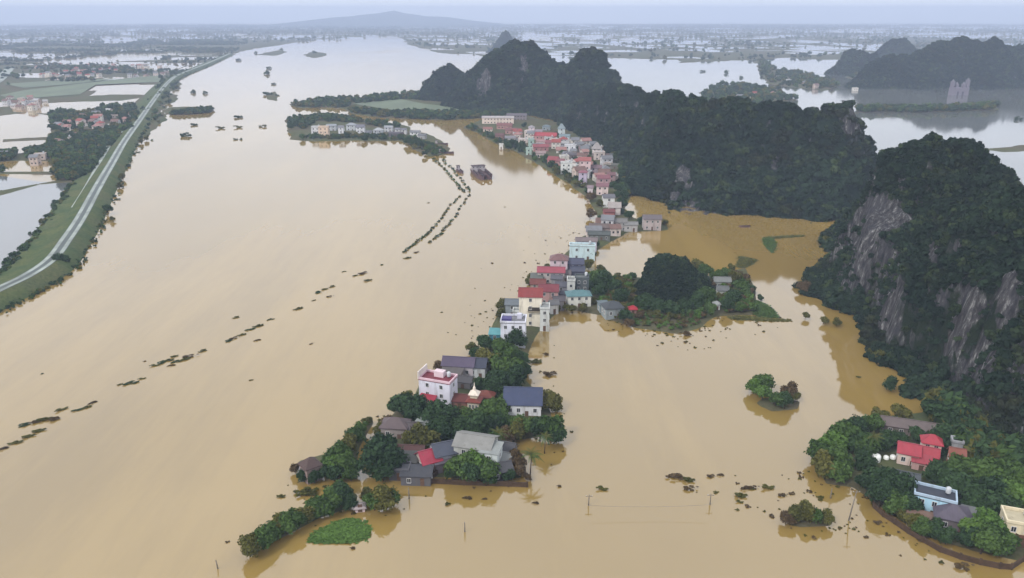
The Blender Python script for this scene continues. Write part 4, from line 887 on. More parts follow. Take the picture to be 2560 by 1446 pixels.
house(2262, 1190, 6, 4, 3.2, -24, (110, 114, 116), (96, 102, 108), 'gable', 1.1, group=RV, label='grey-roofed shed among the dark trees below the courtyard', short='the grey-roofed shed', wins=1)
house(2338, 1236, 8.6, 5, 5.2, -27, (176, 216, 236), (72, 78, 92), 'flat', storeys=2, wins=3, group=RV, label='pale blue house with a dark flat roof', short='the pale blue house', parapet=(176, 196, 214))
house(2384, 1280, 7.4, 6.6, 3.6, -25, (120, 112, 118), (112, 104, 120), 'hip', 1.8, group=RV, label='house with a violet-grey hipped roof below the pale blue house', short='the violet-grey hipped roof')
house(2432, 1288, 4, 4, 3.4, -25, (140, 142, 142), (128, 130, 132), 'shed', .6, wins=1, group=RV, label='small grey shed right of the violet-grey roof', short='the small grey back shed')
house(2300, 1292, 5, 3, 2.4, -25, (150, 138, 124), (146, 118, 104), 'shed', .5, wins=1, group=RV, label='low brown shed in front of the pale blue house', short='the low brown shed')
house(2546, 1296, 5.6, 5.6, 5.4, -20, (228, 216, 186), (226, 214, 182), 'flat', wins=2, group=RV, label='cream block cut by the right edge of the view', short='the cream corner block')
house(2552, 1332, 5.6, 4, 2.8, -20, (120, 84, 66), (112, 74, 58), 'shed', .8, wins=1, group=RV, label='rust-brown shed under the cream corner block', short='the rust-brown shed')
# pale gate-like building far right, and far lake houses
p = G(2395, 238, 0); t = empty('gate_building', (p.x, p.y, 0), 0)
GP = wallmat((128, 122, 134))
MB().box(-17, 17, -7, 7, -.8, 15).build('main_block', GP, t)
for x, hh in ((-15, 27), (15, 30), (-6.5, 22), (7.5, 22)): MB().box(x - 2.6, x + 2.6, -4, 4, 15.004, hh).build('turret', GP, t)
for x, hh in ((-15, 27), (15, 30), (-6.5, 22), (7.5, 22)): MB().lathe([(2.9, 0), (2.2, 1.6), (.3, 4.2)], 8, (x, 0, hh)).build('turret_cap', roofmat((150, 146, 156), False), t)
for x in (-5, 5):
    MB().box(x - 1.8, x + 1.8, -7.06, -6.9, 0, 7.5).build('arch_shade_panel', plain('painted_arch_shade', (70, 66, 76), .8), t)  # solid panel with the shade of an archway painted in as dark colour
t.scale = (.72, .72, .72)
tag(t, 'pale turreted gate building at the foot of the far karst', 'gate'); LM.append((2395, 210, 'the turreted gate'))
FAR_R = ['red', 'pink', 'grey', 'white', 'brown']
FAR_C = {'red': (186, 92, 84), 'pink': (196, 146, 138), 'grey': (150, 152, 158), 'white': (214, 214, 216), 'brown': (146, 112, 102)}
WC = [(224, 210, 204), (214, 214, 218), (206, 188, 178), (228, 222, 214)]
def village(where, group, spots):
    rv = random.Random(len(spots) * 7 + int(spots[0][0]))
    cnt = {}
    for px, py, c in sorted(spots):
        cnt[c] = cnt.get(c, 0) + 1
    seen = {}
    for px, py, c in sorted(spots):
        seen[c] = seen.get(c, 0) + 1
        nth = ordw(seen[c]) + ' ' if cnt[c] > 1 else ''
        lb = nth + c + '-roofed house' + (' from the left' if nth else '') + ' in ' + where
        h = rv.choice((3.4, 3.8, 4.5, 6.5)); w = rv.uniform(5, 8.5)
        kd = 'flat' if c == 'white' and rv.random() < .6 else ('hip' if rv.random() < .25 else 'gable')
        house(px, py, w, rv.uniform(6, 8.5), h, rv.uniform(-25, 25), rv.choice(WC), FAR_C[c], kd, None, lb, 'a far house', group=group, near=False, wins=2, door=False)
rq = random.Random(21)
def spots(poly, n, cols, mind):
    out = []; P = np.array(poly, float); lo, hi = P.min(0), P.max(0); tries = 0
    while len(out) < n and tries < 4000:
        tries += 1; x, y = rq.uniform(lo[0], hi[0]), rq.uniform(lo[1], hi[1])
        if sdpoly(np.array([x]), np.array([y]), P)[0] < 0: continue
        g = G(x, y); 
        if any((g.x - G(a, b).x) ** 2 + (g.y - G(a, b).y) ** 2 < mind ** 2 for a, b, _ in out): continue
        out.append((x, y, rq.choice(cols)))
    return out
village('the red village beyond the green fields', 'houses of the red village', spots([(85, 178), (95, 160), (200, 155), (290, 160), (300, 185), (225, 194), (100, 190)], 34, ['red', 'red', 'red', 'pink', 'brown', 'grey'], 13))
village('the pale village left of the far dike', 'houses of the pale village', spots([(300, 188), (300, 165), (360, 158), (425, 165), (430, 182), (350, 190)], 24, ['white', 'grey', 'pink', 'brown', 'white'], 13))
village('the pinkish hamlet at the left edge', 'houses of the pinkish hamlet', spots([(5, 262), (15, 242), (60, 236), (110, 242), (125, 262), (60, 268)], 14, ['pink', 'white', 'pink', 'brown', 'grey'], 13))
village('the wooded hamlet left of the dike road', 'houses of the wooded hamlet', spots([(135, 318), (145, 292), (220, 288), (270, 272), (325, 276), (325, 305), (250, 318)], 26, ['pink', 'brown', 'white', 'pink', 'grey', 'red'], 14))
village('the small hamlet by the flooded paddies', 'houses of the paddy hamlet', [(86, 392, 'grey'), (100, 386, 'white'), (112, 378, 'brown'), (8, 384, 'grey'), (146, 352, 'pink'), (166, 344, 'white'), (196, 336, 'brown')])
village('the dense middle of the river village', 'small houses of the river village', spots([(1300, 322), (1400, 345), (1480, 352), (1540, 395), (1545, 440), (1490, 455), (1440, 420), (1390, 390), (1330, 360), (1230, 330), (1230, 312)], 46, ['pink', 'brown', 'grey', 'red', 'white', 'grey', 'white'], 8.5))
village('the cluster where the strip narrows', 'small houses of the strip', [(1520, 546, 'grey'), (1536, 568, 'brown'), (1484, 574, 'grey'), (1510, 556, 'brown')])
village('the drowned hamlet behind the ridge', 'houses of the drowned hamlet', [(1888, 232, 'red'), (1912, 228, 'red'), (1932, 232, 'pink'), (1872, 246, 'white'), (1850, 240, 'grey'), (1946, 192, 'grey'), (1972, 200, 'white'), (2010, 205, 'grey'), (2040, 212, 'brown'), (1960, 240, 'grey'), (2138, 221, 'white')])
# ------------------------------------------------------------------ trees of the near islands
for a in [  # front island
 (1006, 1012, 4.6, 'dark'), (1040, 1022, 5.6, 'dark'), (1082, 1034, 5.6, 'dark'), (1120, 1044, 4.8, 'dark'), (1158, 1046, 4.6, 'mid'), (1192, 1042, 4.4, 'mid'), (1226, 1030, 4.4, 'mid'), (1252, 1010, 4.0, 'mid'), (1236, 966, 4.4, 'dark'),
 (1262, 946, 5.4, 'dark'), (1296, 944, 4.6, 'dark'), (1284, 918, 5.2, 'mid'), (1252, 914, 5.4, 'mid'), (1222, 896, 5.0, 'olive'), (1262, 884, 5.6, 'mid'), (1298, 892, 4.2, 'dark'), (1188, 882, 3.6, 'dark'), (1212, 856, 4.0, 'dark'), (1290, 846, 4.6, 'dark'),
 (1246, 862, 4.0, 'mid'), (1310, 920, 3.4, 'dark'), (1372, 998, 3.8, 'olive'), (1390, 1012, 2.6, 'olive'), (1350, 1070, 4.8, 'dark'), (1376, 1068, 5.0, 'mid'), (1386, 1084, 3.6, 'dark'), (1318, 1064, 3.6, 'mid'), (1288, 1058, 3.6, 'mid'), (1256, 1048, 4.0, 'mid'),
 (1230, 1060, 4.6, 'dark'), (1196, 1066, 5.0, 'dark'), (1160, 1070, 4.6, 'dark'), (1126, 1080, 4.2, 'dark'), (1096, 1074, 4.6, 'dark'), (1060, 1092, 5.0, 'olive'), (1036, 1100, 3.6, 'olive'), (1292, 1072, 3.6, 'olive'), (1270, 1086, 3.0, 'brown'),
 (962, 1112, 5.0, 'dark'), (944, 1142, 5.4, 'dark'), (970, 1150, 5.0, 'dark'), (930, 1168, 3.6, 'olive'), (956, 1176, 3.6, 'dark'), (950, 1076, 2.6, 'olive'), (966, 1052, 2.0, 'brown'), (1016, 990, 2.6, 'olive'),
 (1150, 1166, 4.6, 'mid'), (1182, 1160, 4.6, 'bright'), (1208, 1176, 4.0, 'mid'), (1172, 1182, 4.0, 'dark'), (1128, 1182, 3.2, 'dark'), (1224, 1192, 2.8, 'dark'), (1290, 1150, 3.6, 'brown'), (1300, 1176, 2.4, 'brown'), (1268, 1188, 2.2, 'dark'), (1318, 1192, 1.4, 'brown'), (1100, 914, 2.6, 'brown'), (1180, 870, 2.6, 'olive'),
 (1236, 940, 4.2, 'dark'), (1204, 958, 3.4, 'dark'), (1256, 980, 2.8, 'mid'), (1206, 1014, 2.6, 'bright'),
 # islet with the hut
 (918, 1052, 1.8, 'olive'), (904, 1068, 2.6, 'mid'), (890, 1086, 3.4, 'mid'), (872, 1112, 3.4, 'olive'), (850, 1130, 3.8, 'mid'), (864, 1158, 4.0, 'mid'), (836, 1160, 3.6, 'bright'), (818, 1154, 2.4, 'mid'), (806, 1182, 2.6, 'dark'), (756, 1190, 2.0, 'dark'), (738, 1172, 1.8, 'brown'), (786, 1194, 2.0, 'dark'), (876, 1184, 2.6, 'mid'), (836, 1186, 3.0, 'dark'),
 # hedge islet at the front
 (622, 1362, 3.4, 'olive'), (648, 1344, 3.6, 'mid'), (672, 1330, 3.2, 'mid'), (690, 1310, 2.8, 'olive'), (714, 1308, 3.4, 'mid'), (740, 1296, 3.2, 'mid'), (764, 1282, 3.0, 'olive'), (786, 1272, 3.2, 'mid'), (808, 1262, 3.6, 'mid'), (832, 1246, 4.0, 'mid'), (856, 1240, 3.8, 'dark'), (846, 1222, 2.8, 'mid'), (872, 1256, 2.6, 'dark'),
 (934, 1250, 3.4, 'mid'), (958, 1246, 3.8, 'olive'), (978, 1250, 2.6, 'mid'), (922, 1236, 2.2, 'olive'),
 # island of the crag
 (1490, 690, 4.4, 'mid'), (1512, 702, 5.0, 'dark'), (1500, 672, 2.6, 'olive'), (1536, 716, 4.4, 'dark'), (1556, 742, 4.6, 'dark'), (1580, 690, 2.2, 'dark'), (1500, 726, 4.0, 'dark'), (1478, 712, 3.2, 'dark'), (1610, 756, 4.2, 'dark'), (1646, 766, 4.2, 'dark'), (1680, 768, 4.2, 'dark'), (1714, 764, 4.2, 'dark'), (1746, 754, 4.6, 'dark'), (1770, 736, 4.2, 'mid'), (1762, 678, 4.4, 'mid'), (1742, 664, 4.0, 'olive'),
 (1790, 690, 3.6, 'mid'), (1812, 686, 3.6, 'mid'), (1838, 690, 3.6, 'olive'), (1850, 716, 3.6, 'mid'), (1838, 742, 4.0, 'dark'), (1862, 732, 3.0, 'mid'), (1880, 724, 2.4, 'dark'), (1820, 762, 3.4, 'dark'), (1852, 768, 2.8, 'mid'), (1830, 668, 2.2, 'olive'), (1778, 774, 3.0, 'mid'), (1600, 786, 2.6, 'brown'), (1560, 790, 3.2, 'dark'), (1574, 806, 2.0, 'brown'), (1902, 744, 1.6, 'dark'),
 # flooded clump in the bay
 (1886, 962, 3.6, 'bright'), (1912, 952, 3.8, 'mid'), (1908, 980, 3.4, 'bright'), (1938, 996, 3.4, 'mid'), (1972, 976, 3.6, 'brown'), (1962, 1002, 3.2, 'dark'), (1990, 992, 2.2, 'olive'),
 (1990, 1284, 2.6, 'olive'), (2018, 1276, 3.2, 'olive'), (2044, 1288, 2.8, 'mid'), (2066, 1294, 2.4, 'olive'), (1966, 1296, 2.0, 'brown'),
 # village under the big karst
 (2050, 1126, 4.2, 'mid'), (2080, 1104, 4.8, 'bright'), (2064, 1160, 4.6, 'olive'), (2096, 1142, 5.2, 'mid'), (2112, 1086, 5.0, 'mid'), (2100, 1178, 4.2, 'mid'), (2142, 1072, 4.4, 'dark'), (2140, 1104, 4.4, 'dark'), (2180, 1060, 4.2, 'mid'), (2202, 1044, 3.2, 'olive'), (2190, 1032, 2.4, 'olive'), (2250, 1030, 3.6, 'olive'), (2338, 1042, 2.8, 'olive'),
 (2170, 1112, 4.4, 'mid'), (2204, 1104, 4.0, 'dark'), (2162, 1150, 4.0, 'dark'), (2226, 1092, 3.8, 'dark'), (2250, 1096, 3.4, 'dark'), (2290, 1086, 3.4, 'dark'), (2190, 1190, 4.8, 'dark'), (2226, 1204, 5.4, 'dark'), (2256, 1222, 5.2, 'dark'), (2204, 1236, 4.6, 'dark'), (2240, 1252, 4.4, 'mid'), (2274, 1256, 4.0, 'dark'), (2160, 1200, 3.0, 'dark'),
 (2362, 1090, 4.2, 'dark'), (2352, 1120, 3.4, 'dark'), (2420, 1110, 4.6, 'mid'), (2450, 1120, 5.0, 'dark'), (2376, 1172, 4.8, 'mid'), (2410, 1168, 5.0, 'mid'), (2446, 1176, 5.6, 'mid'), (2484, 1176, 5.6, 'mid'), (2524, 1184, 5.4, 'mid'), (2556, 1200, 5.0, 'mid'), (2380, 1204, 5.0, 'dark'), (2424, 1216, 5.4, 'dark'), (2466, 1222, 5.4, 'dark'), (2506, 1226, 5.4, 'mid'), (2546, 1240, 5.0, 'bright'), (2436, 1254, 4.4, 'dark'), (2480, 1264, 4.6, 'dark'), (2518, 1268, 4.0, 'dark'),
 (2340, 1180, 3.6, 'dark'), (2446, 1318, 4.4, 'bright'), (2480, 1316, 5.0, 'bright'), (2460, 1350, 4.6, 'mid'), (2496, 1348, 4.6, 'mid'), (2424, 1342, 3.6, 'dark'), (2310, 1318, 3.2, 'mid'), (2342, 1322, 3.4, 'dark'), (2284, 1302, 2.6, 'olive'), (2256, 1284, 2.4, 'olive'), (2368, 1340, 2.8, 'dark'), (2228, 1272, 2.2, 'mid'), (2330, 1018, 4.0, 'dark'), (2380, 1060, 4.6, 'dark'), (2420, 1070, 4.6, 'dark'),
 # strip of the river front
 (1252, 782, 2.6, 'olive'), (1254, 762, 2.6, 'olive'), (1476, 636, 3.0, 'dark'), (1472, 660, 3.0, 'olive'), (1490, 610, 2.6, 'dark'), (1330, 692, 2.4, 'olive'), (1352, 700, 2.4, 'mid'), (1430, 772, 2.2, 'olive'), (1456, 770, 2.4, 'olive'), (1416, 768, 1.8, 'olive'), (1478, 492, 3.6, 'brown'), (1476, 534, 3.4, 'brown'), (1500, 506, 3.0, 'olive'), (1504, 546, 2.6, 'dark'), (1480, 588, 2.2, 'dark'),
 (1318, 336, 2.6, 'dark'), (1342, 342, 2.4, 'mid'), (1374, 350, 2.4, 'dark'), (1398, 364, 2.6, 'dark'), (1408, 380, 2.6, 'mid'), (1438, 398, 2.8, 'dark'), (1446, 372, 2.6, 'dark'), (1476, 382, 2.6, 'mid'), (1484, 408, 2.8, 'dark'), (1478, 438, 2.4, 'dark'), (1492, 470, 2.4, 'mid'), (1532, 462, 3.0, 'dark'), (1542, 486, 3.0, 'dark'), (1508, 512, 2.2, 'olive'), (1552, 528, 2.8, 'dark'), (1300, 330, 2.4, 'dark'), (1240, 352, 2.4, 'mid'), (1368, 666, 1.8, 'olive'), (1322, 704, 2.0, 'olive'), (1436, 716, 1.8, 'dark'), (1470, 742, 2.2, 'dark'), (1486, 752, 2.0, 'olive'), (1394, 770, 1.6, 'olive'),
 (1286, 358, 5, 'dark'), (1304, 366, 5, 'dark'), (1270, 366, 4, 'dark'), (1364, 396, 3.6, 'dark'), (1376, 410, 3.4, 'dark'), (1392, 428, 3.4, 'olive'), (1420, 446, 3.2, 'olive'), (1440, 458, 3.0, 'olive'), (1230, 340, 3, 'mid'), (1200, 328, 3, 'mid'), (1180, 322, 2.6, 'olive'), (1210, 338, 2.6, 'mid'), (1338, 396, 3, 'mid'),
 (1310, 312, 3.4, 'dark'), (1390, 336, 3, 'dark'), (1470, 392, 3, 'dark'), (1556, 404, 4, 'dark'), (1558, 436, 4, 'dark'), (1548, 470, 4, 'dark'), (1556, 505, 4, 'dark'), (1574, 538, 3.6, 'dark'), (1600, 552, 3, 'dark'), (1662, 556, 2.4, 'olive'),
 # shore of the big karst
 (2070, 600, 3, 'olive'), (2046, 668, 3.4, 'olive'), (2010, 716, 3, 'brown'), (2060, 800, 1.8, 'olive'), (2014, 788, 1.8, 'olive'), (2092, 806, 1.8, 'olive'), (2200, 890, 2.6, 'olive'), (2176, 880, 1.8, 'olive'), (2230, 960, 3.2, 'dark'),
 # dike
 (152, 646, 4.4, 'dark'), (268, 522, 3.6, 'dark'), (306, 440, 3.0, 'olive'), (298, 462, 2.6, 'olive'), (280, 548, 1.6, 'olive'), (366, 345, 3, 'olive'), (352, 352, 2.6, 'olive'),
 # island village and its tail
 (1020, 352, 4.2, 'dark'), (1036, 356, 4.2, 'dark'), (1052, 362, 3.8, 'dark'), (1070, 372, 3.6, 'mid'), (1088, 380, 3.4, 'mid'), (1060, 384, 3.0, 'dark'), (1100, 376, 2.6, 'mid'), (728, 316, 4.2, 'dark'), (738, 308, 4.0, 'dark'), (756, 342, 3.4, 'mid'), (780, 340, 3.0, 'mid'), (840, 342, 3.2, 'mid'), (868, 340, 3.2, 'dark'), (912, 346, 3.4, 'dark'), (932, 342, 3.0, 'dark'), (960, 344, 3.0, 'dark')]:
    tree(*a)
for x, y, nm in [(800, 1250, 'the mats of floating weed'), (640, 1350, 'the tip of the hedge islet'), (840, 1130, 'the channel beside the left islet'), (950, 1130, 'the left shore of the front island'), (1380, 1075, 'the right shore of the front island'), (1180, 1170, 'the dark compound wall'), (1325, 1140, 'the palm'), (1240, 880, 'the neck of the front island'),
      (1690, 660, 'the island crag'), (1640, 770, 'the shore below the island crag'), (1850, 740, 'the right shore of the crag island'), (1500, 700, 'the left end of the crag island'), (1930, 980, 'the drowned clump in the bay'), (2010, 1290, 'the mud bank near the leaning pole'), (2080, 1130, 'the left shore of the karst village'), (2230, 1220, 'the dark grove of the karst village'),
      (2440, 1200, 'the foot of the tall karst'), (2470, 1340, 'the curved brown wall'), (2330, 1320, 'the curved wall below the blue house'), (2050, 680, 'the corner of the tall karst'), (2070, 800, 'the narrow channel by the cliff'), (2220, 920, 'the cliff foot above the bay'), (150, 650, 'the near bend of the dike'), (270, 510, 'the middle of the dike'), (350, 350, 'the far stretch of the dike'),
      (1050, 365, 'the tail of the island village'), (735, 312, 'the left tip of the island village'), (1560, 470, 'the ridge foot beside the village'), (1400, 430, 'the river bend'), (1200, 330, 'the river tip of the village'), (1480, 510, 'the flooded bend of the strip')]:
    LM.append((x, y, nm))
LM = [l for l in LM if l[2] != 'a far house']
label_trees()
# the palm
fm = MB(); NS = 7
def frond(az, el, L):
    b = MB(); pts = []
    for k in range(NS + 1):
        u = k / NS; r = L * u * math.cos(el * (1 - .5 * u)); z = L * (math.sin(el) * u - .62 * u * u)
        pts.append(Vector((r * math.cos(az), r * math.sin(az), z)))
    sd = Vector((-math.sin(az), math.cos(az), 0))
    for k in range(NS):
        a, c = pts[k], pts[k + 1]
        for s in (-1, 1):
            for q in range(2):
                m_ = a.lerp(c, q / 2 + .1); wd = .62 * math.sin(math.pi * min(.95, (k + q / 2) / NS + .1)) + .12
                tip = m_ + sd * s * wd + (c - a) * .5 + Vector((0, 0, -wd * .45)); n2 = a.lerp(c, q / 2 + .45)
                b.add([m_, n2, tip], [(0, 1, 2)])
    b.tube([tuple(x) for x in pts], [.05 - .04 * k / NS for k in range(NS + 1)], 4)
    return b
FR = []
for k in range(15):
    me_ = frond(k * 2.4, [.9, .5, .1][k % 3], 3.0 + .4 * (k % 2)).me('frond', LEAF['mid' if k % 3 else 'olive']); at = me_.attributes.new('tone', 'FLOAT', 'FACE'); at.data.foreach_set('value', np.full(len(me_.polygons), .3, np.float32)); FR.append(me_)
PT = MB().tube([(0, 0, -.4), (.1, .05, 2.2), (.25, .1, 4.4), (.3, .1, 6.3)], [.2, .16, .14, .12], 8).me('trunk', BARK, True)
for px, py, s_, lb in ((1326, 1136, 1.0, 'coconut palm leaning over the water at the right front of the island'), (1243, 1082, .95, 'palm rising behind the big grey concrete house'), (1362, 1092, .8, 'short palm at the right shore of the front island'), (2184, 1092, 1.0, 'palm among the trees left of the red roofs')):
    p = G(px, py, 6.4 * s_); t = empty('palm_tree', (p.x, p.y, .1), px); t.scale = (s_, s_, s_)
    ob('trunk', PT, t)
    for me_ in FR: ob('frond', me_, t, (.3, .1, 6.3))
    tag(t, lb, 'palm', 'palms of the flooded villages')
# ------------------------------------------------------------------ drowned hedges and floating clumps
def row(pts, n, jit=4):
    L = smooth_line([Vector((x, y, 0)) for x, y in pts], 12); tot = [0]
    for a, b in zip(L[:-1], L[1:]): tot.append(tot[-1] + (b - a).length)
    out = []
    for k in range(n):
        s = tot[-1] * k / max(1, n - 1); i = min(len(L) - 2, max(0, next((j for j in range(len(tot) - 1) if tot[j + 1] >= s), len(L) - 2)))
        t_ = (s - tot[i]) / max(1e-6, tot[i + 1] - tot[i]); q = L[i].lerp(L[i + 1], t_); out.append((q.x, q.y))
    return out
rs_ = random.Random(9)
def hedge(pts, n, rr, fmt, group, kinds=('mid', 'olive', 'dark')):
    pp = row(pts, n)
    for i, (x, y) in enumerate(pp):
        a = G(*pp[max(0, i - 1)]); b = G(*pp[min(n - 1, i + 1)]); ang = math.atan2(b.y - a.y, b.x - a.x)
        o = shrub(x + rs_.uniform(-2, 2), y + rs_.uniform(-1, 1), rr * rs_.uniform(.9, 2.1), rs_.choice(kinds), rr * .55, rr * rs_.uniform(.3, .5), ang)
        tag(o, fmt % ordw(i + 1), 'shrub', group)
HG = 'shrubs of the drowned double hedge'
hedge([(1084, 398), (1115, 428), (1138, 455), (1156, 478)], 13, 2.7, '%s clump from the far end of the left hedge row above the bend', HG)
hedge([(1108, 402), (1136, 430), (1158, 456), (1174, 478)], 11, 2.5, '%s clump from the far end of the right hedge row above the bend', HG)
hedge([(1150, 492), (1128, 514), (1102, 548), (1072, 582), (1040, 608), (1012, 630)], 20, 2.0, '%s clump from the bend in the left hedge row below it', HG)
hedge([(1174, 490), (1156, 512), (1136, 546), (1106, 580), (1076, 604)], 15, 2.0, '%s clump from the bend in the right hedge row below it', HG)
SCAT = [(1040, 632, 1.6), (1018, 646, 2.0), (905, 685, 2.4), (920, 702, 2.0), (888, 690, 1.4), (860, 680, 1.0), (955, 663, 1.2), (828, 718, 1.8), (812, 724, 1.6), (796, 732, 2.0), (826, 742, 1.4), (784, 752, 1.0), (745, 773, 2.0), (588, 795, 1.6), (676, 800, 1.3), (645, 816, 2.0), (628, 824, 1.8), (604, 838, 1.6), (588, 846, 1.8), (570, 854, 1.6), (644, 851, 1.4), (780, 860, .9),
 (504, 879, 1.8), (478, 892, 2.2), (460, 900, 2.0), (440, 906, 1.6), (436, 892, 1.4), (420, 902, 1.8), (402, 909, 1.8), (386, 915, 1.6), (430, 914, 1.4), (362, 904, .8), (628, 951, .8), (354, 948, 1.2), (326, 960, 2.0), (300, 962, 1.0), (232, 1007, 1.5), (214, 1020, 1.6), (198, 1025, 1.6), (152, 1026, 1.8), (134, 1050, 2.4), (112, 1050, 2.2), (88, 1057, 2.0), (58, 1065, 1.8), (98, 1078, 1.9), (72, 1092, 1.8), (38, 1108, 1.8), (8, 1122, 1.6), (106, 935, .7), (1070, 508, 1.2)]
for i, (x, y, r) in enumerate(sorted(SCAT, reverse=True)):
    o = shrub(x, y, r * 1.15, ('olive', 'brown', 'olive', 'dark')[i % 4], r * .5, r * .3, R(38 + rs_.uniform(-15, 15)))
    tag(o, '%s of the drowned bush tops trailing from the hedge to the lower left' % ordw(i + 1), 'shrub', 'drowned bush tops in the river')
ISO = [(785, 134, 10, 'dark', 'wide dark thicket standing in the far river'), (668, 186, 9, 'dark', 'tall clump of drowned trees in the far river'), (672, 172, 6, 'dark', 'small clump behind the tall drowned trees'), (684, 212, 4, 'dark', 'thin bush between the two far river clumps'), (672, 238, 8, 'dark', 'dark boat-shaped thicket in the far river'), (694, 240, 3.4, 'dark', 'round bush beside the boat-shaped thicket'),
 (484, 233, 6, 'dark', 'flat bush off the far dike'), (512, 235, 5, 'dark', 'round bush off the far dike'), (598, 295, 5, 'dark', 'bird-shaped bush in the river'), (550, 322, 5, 'olive', 'left bush of the three in a row'), (595, 320, 5, 'olive', 'middle bush of the three in a row'), (656, 318, 5.4, 'olive', 'right bush of the three in a row'), (487, 314, 4, 'dark', 'small flat bush above the long thicket'), (464, 342, 5, 'dark', 'long upright thicket near the dike'), (590, 350, 2.4, 'dark', 'tiny bush below the three in a row'), (603, 350, 2, 'dark', 'tiniest bush below the three in a row'),
 (640, 134, 8, 'dark', 'ragged thicket off the far river bank'), (704, 126, 9, 'dark', 'tree clump off the far river bank'), (596, 152, 7, 'dark', 'small thicket close to the far river bank'), (1758, 180, 6, 'dark', 'lone drowned tree in the far right lake'), (1816, 184, 8, 'dark', 'pair of drowned trees in the far right lake'), (1852, 196, 5, 'dark', 'small drowned tree near the far right woods'),
 (1365, 888, 1.6, 'brown', 'small brown bush off the neck of the front island'), (1338, 906, 2.4, 'olive', 'olive bush off the neck of the front island'), (1372, 938, 2.6, 'brown', 'flat brown raft of reeds right of the front island'), (1504, 1224, 1.6, 'olive', 'lone dark bush in the front bay'), (1340, 1258, 1.0, 'brown', 'tiny tuft in the front bay'), (1170, 1246, 1.4, 'brown', 'brown tuft below the compound wall'), (1398, 1217, .9, 'brown', 'tiny tuft right of the compound wall'), (1212, 1248, .8, 'brown', 'tinier tuft below the compound wall'),
 (1690, 1193, 2.6, 'brown', 'mauve-brown raft of debris in the bay'), (1722, 1202, 1.8, 'olive', 'thin tail of the debris raft'), (1775, 1192, 1.2, 'brown', 'left curl of weed right of the debris raft'), (1802, 1188, 1.1, 'brown', 'right curl of weed right of the debris raft'), (1728, 1224, 1.8, 'brown', 'dark tuft below the debris raft'), (1864, 1221, 1.6, 'brown', 'left tuft of the row before the mud bank'), (1886, 1221, 1.3, 'brown', 'middle tuft of the row before the mud bank'), (1918, 1221, 1.8, 'olive', 'right tuft of the row before the mud bank'), (1852, 1241, 1.8, 'olive', 'dark tuft under the row before the mud bank'), (1848, 1256, 1.0, 'olive', 'small tuft lowest under the row'), (1958, 1240, 1.2, 'brown', 'ring of weed above the mud bank'), (2050, 1244, 1.0, 'olive', 'small tuft near the leaning pole'), (2192, 1308, 1.2, 'brown', 'brown tuft off the curved wall'), (2412, 1420, 2.0, 'brown', 'brown mud tuft at the lower right'),
 (765, 1234, 3.2, 'olive', 'yellow-green dome of bush below the hut islet'), (702, 1242, 1.2, 'olive', 'small bush left of the yellow-green dome'), (882, 1372, .9, 'brown', 'brown tuft below the floating weed'), (568, 1356, .6, 'brown', 'tiny twig left of the hedge islet'), (1262, 812, 1.4, 'dark', 'bush at the foot of the lavender house'), (1660, 812, 3, 'olive', 'olive reed bed below the island crag'), (1715, 838, 3, 'brown', 'mud bar below the island crag'), (1740, 800, 2.2, 'olive', 'weed patch right of the island reed bed'), (1890, 806, 1, 'olive', 'weed at the tip of the island causeway'), (2146, 944, 1, 'olive', 'tuft in the ochre cliff reflection'), (2560 - 15, 300, 5, 'dark', 'flat thicket at the far right water')]
for x, y, r, k, lb in ISO:
    tag(shrub(x, y, r, k, r * .6, r * (.75 if k == 'dark' else .45), R(rs_.uniform(-12, 12))), lb, 'shrub', 'bushes standing in the flood')
DKB = [(42, 742), (70, 728), (100, 712), (118, 700), (135, 690), (182, 640), (196, 628), (188, 650), (206, 612), (214, 598), (222, 584), (206, 588), (232, 570), (240, 556), (236, 540), (250, 530), (284, 500), (290, 486), (302, 424), (312, 408), (320, 398), (336, 382), (346, 372), (372, 352)]
for i, (x, y) in enumerate(DKB):
    o = shrub(x + 8, y, 1.2 + .9 * rs_.random(), rs_.choice(('olive', 'mid', 'dark')), None, 1.0)
    tag(o, '%s half-drowned bush along the foot of the dike, counted from the bottom' % ordw(i + 1), 'shrub', 'bushes along the foot of the dike')
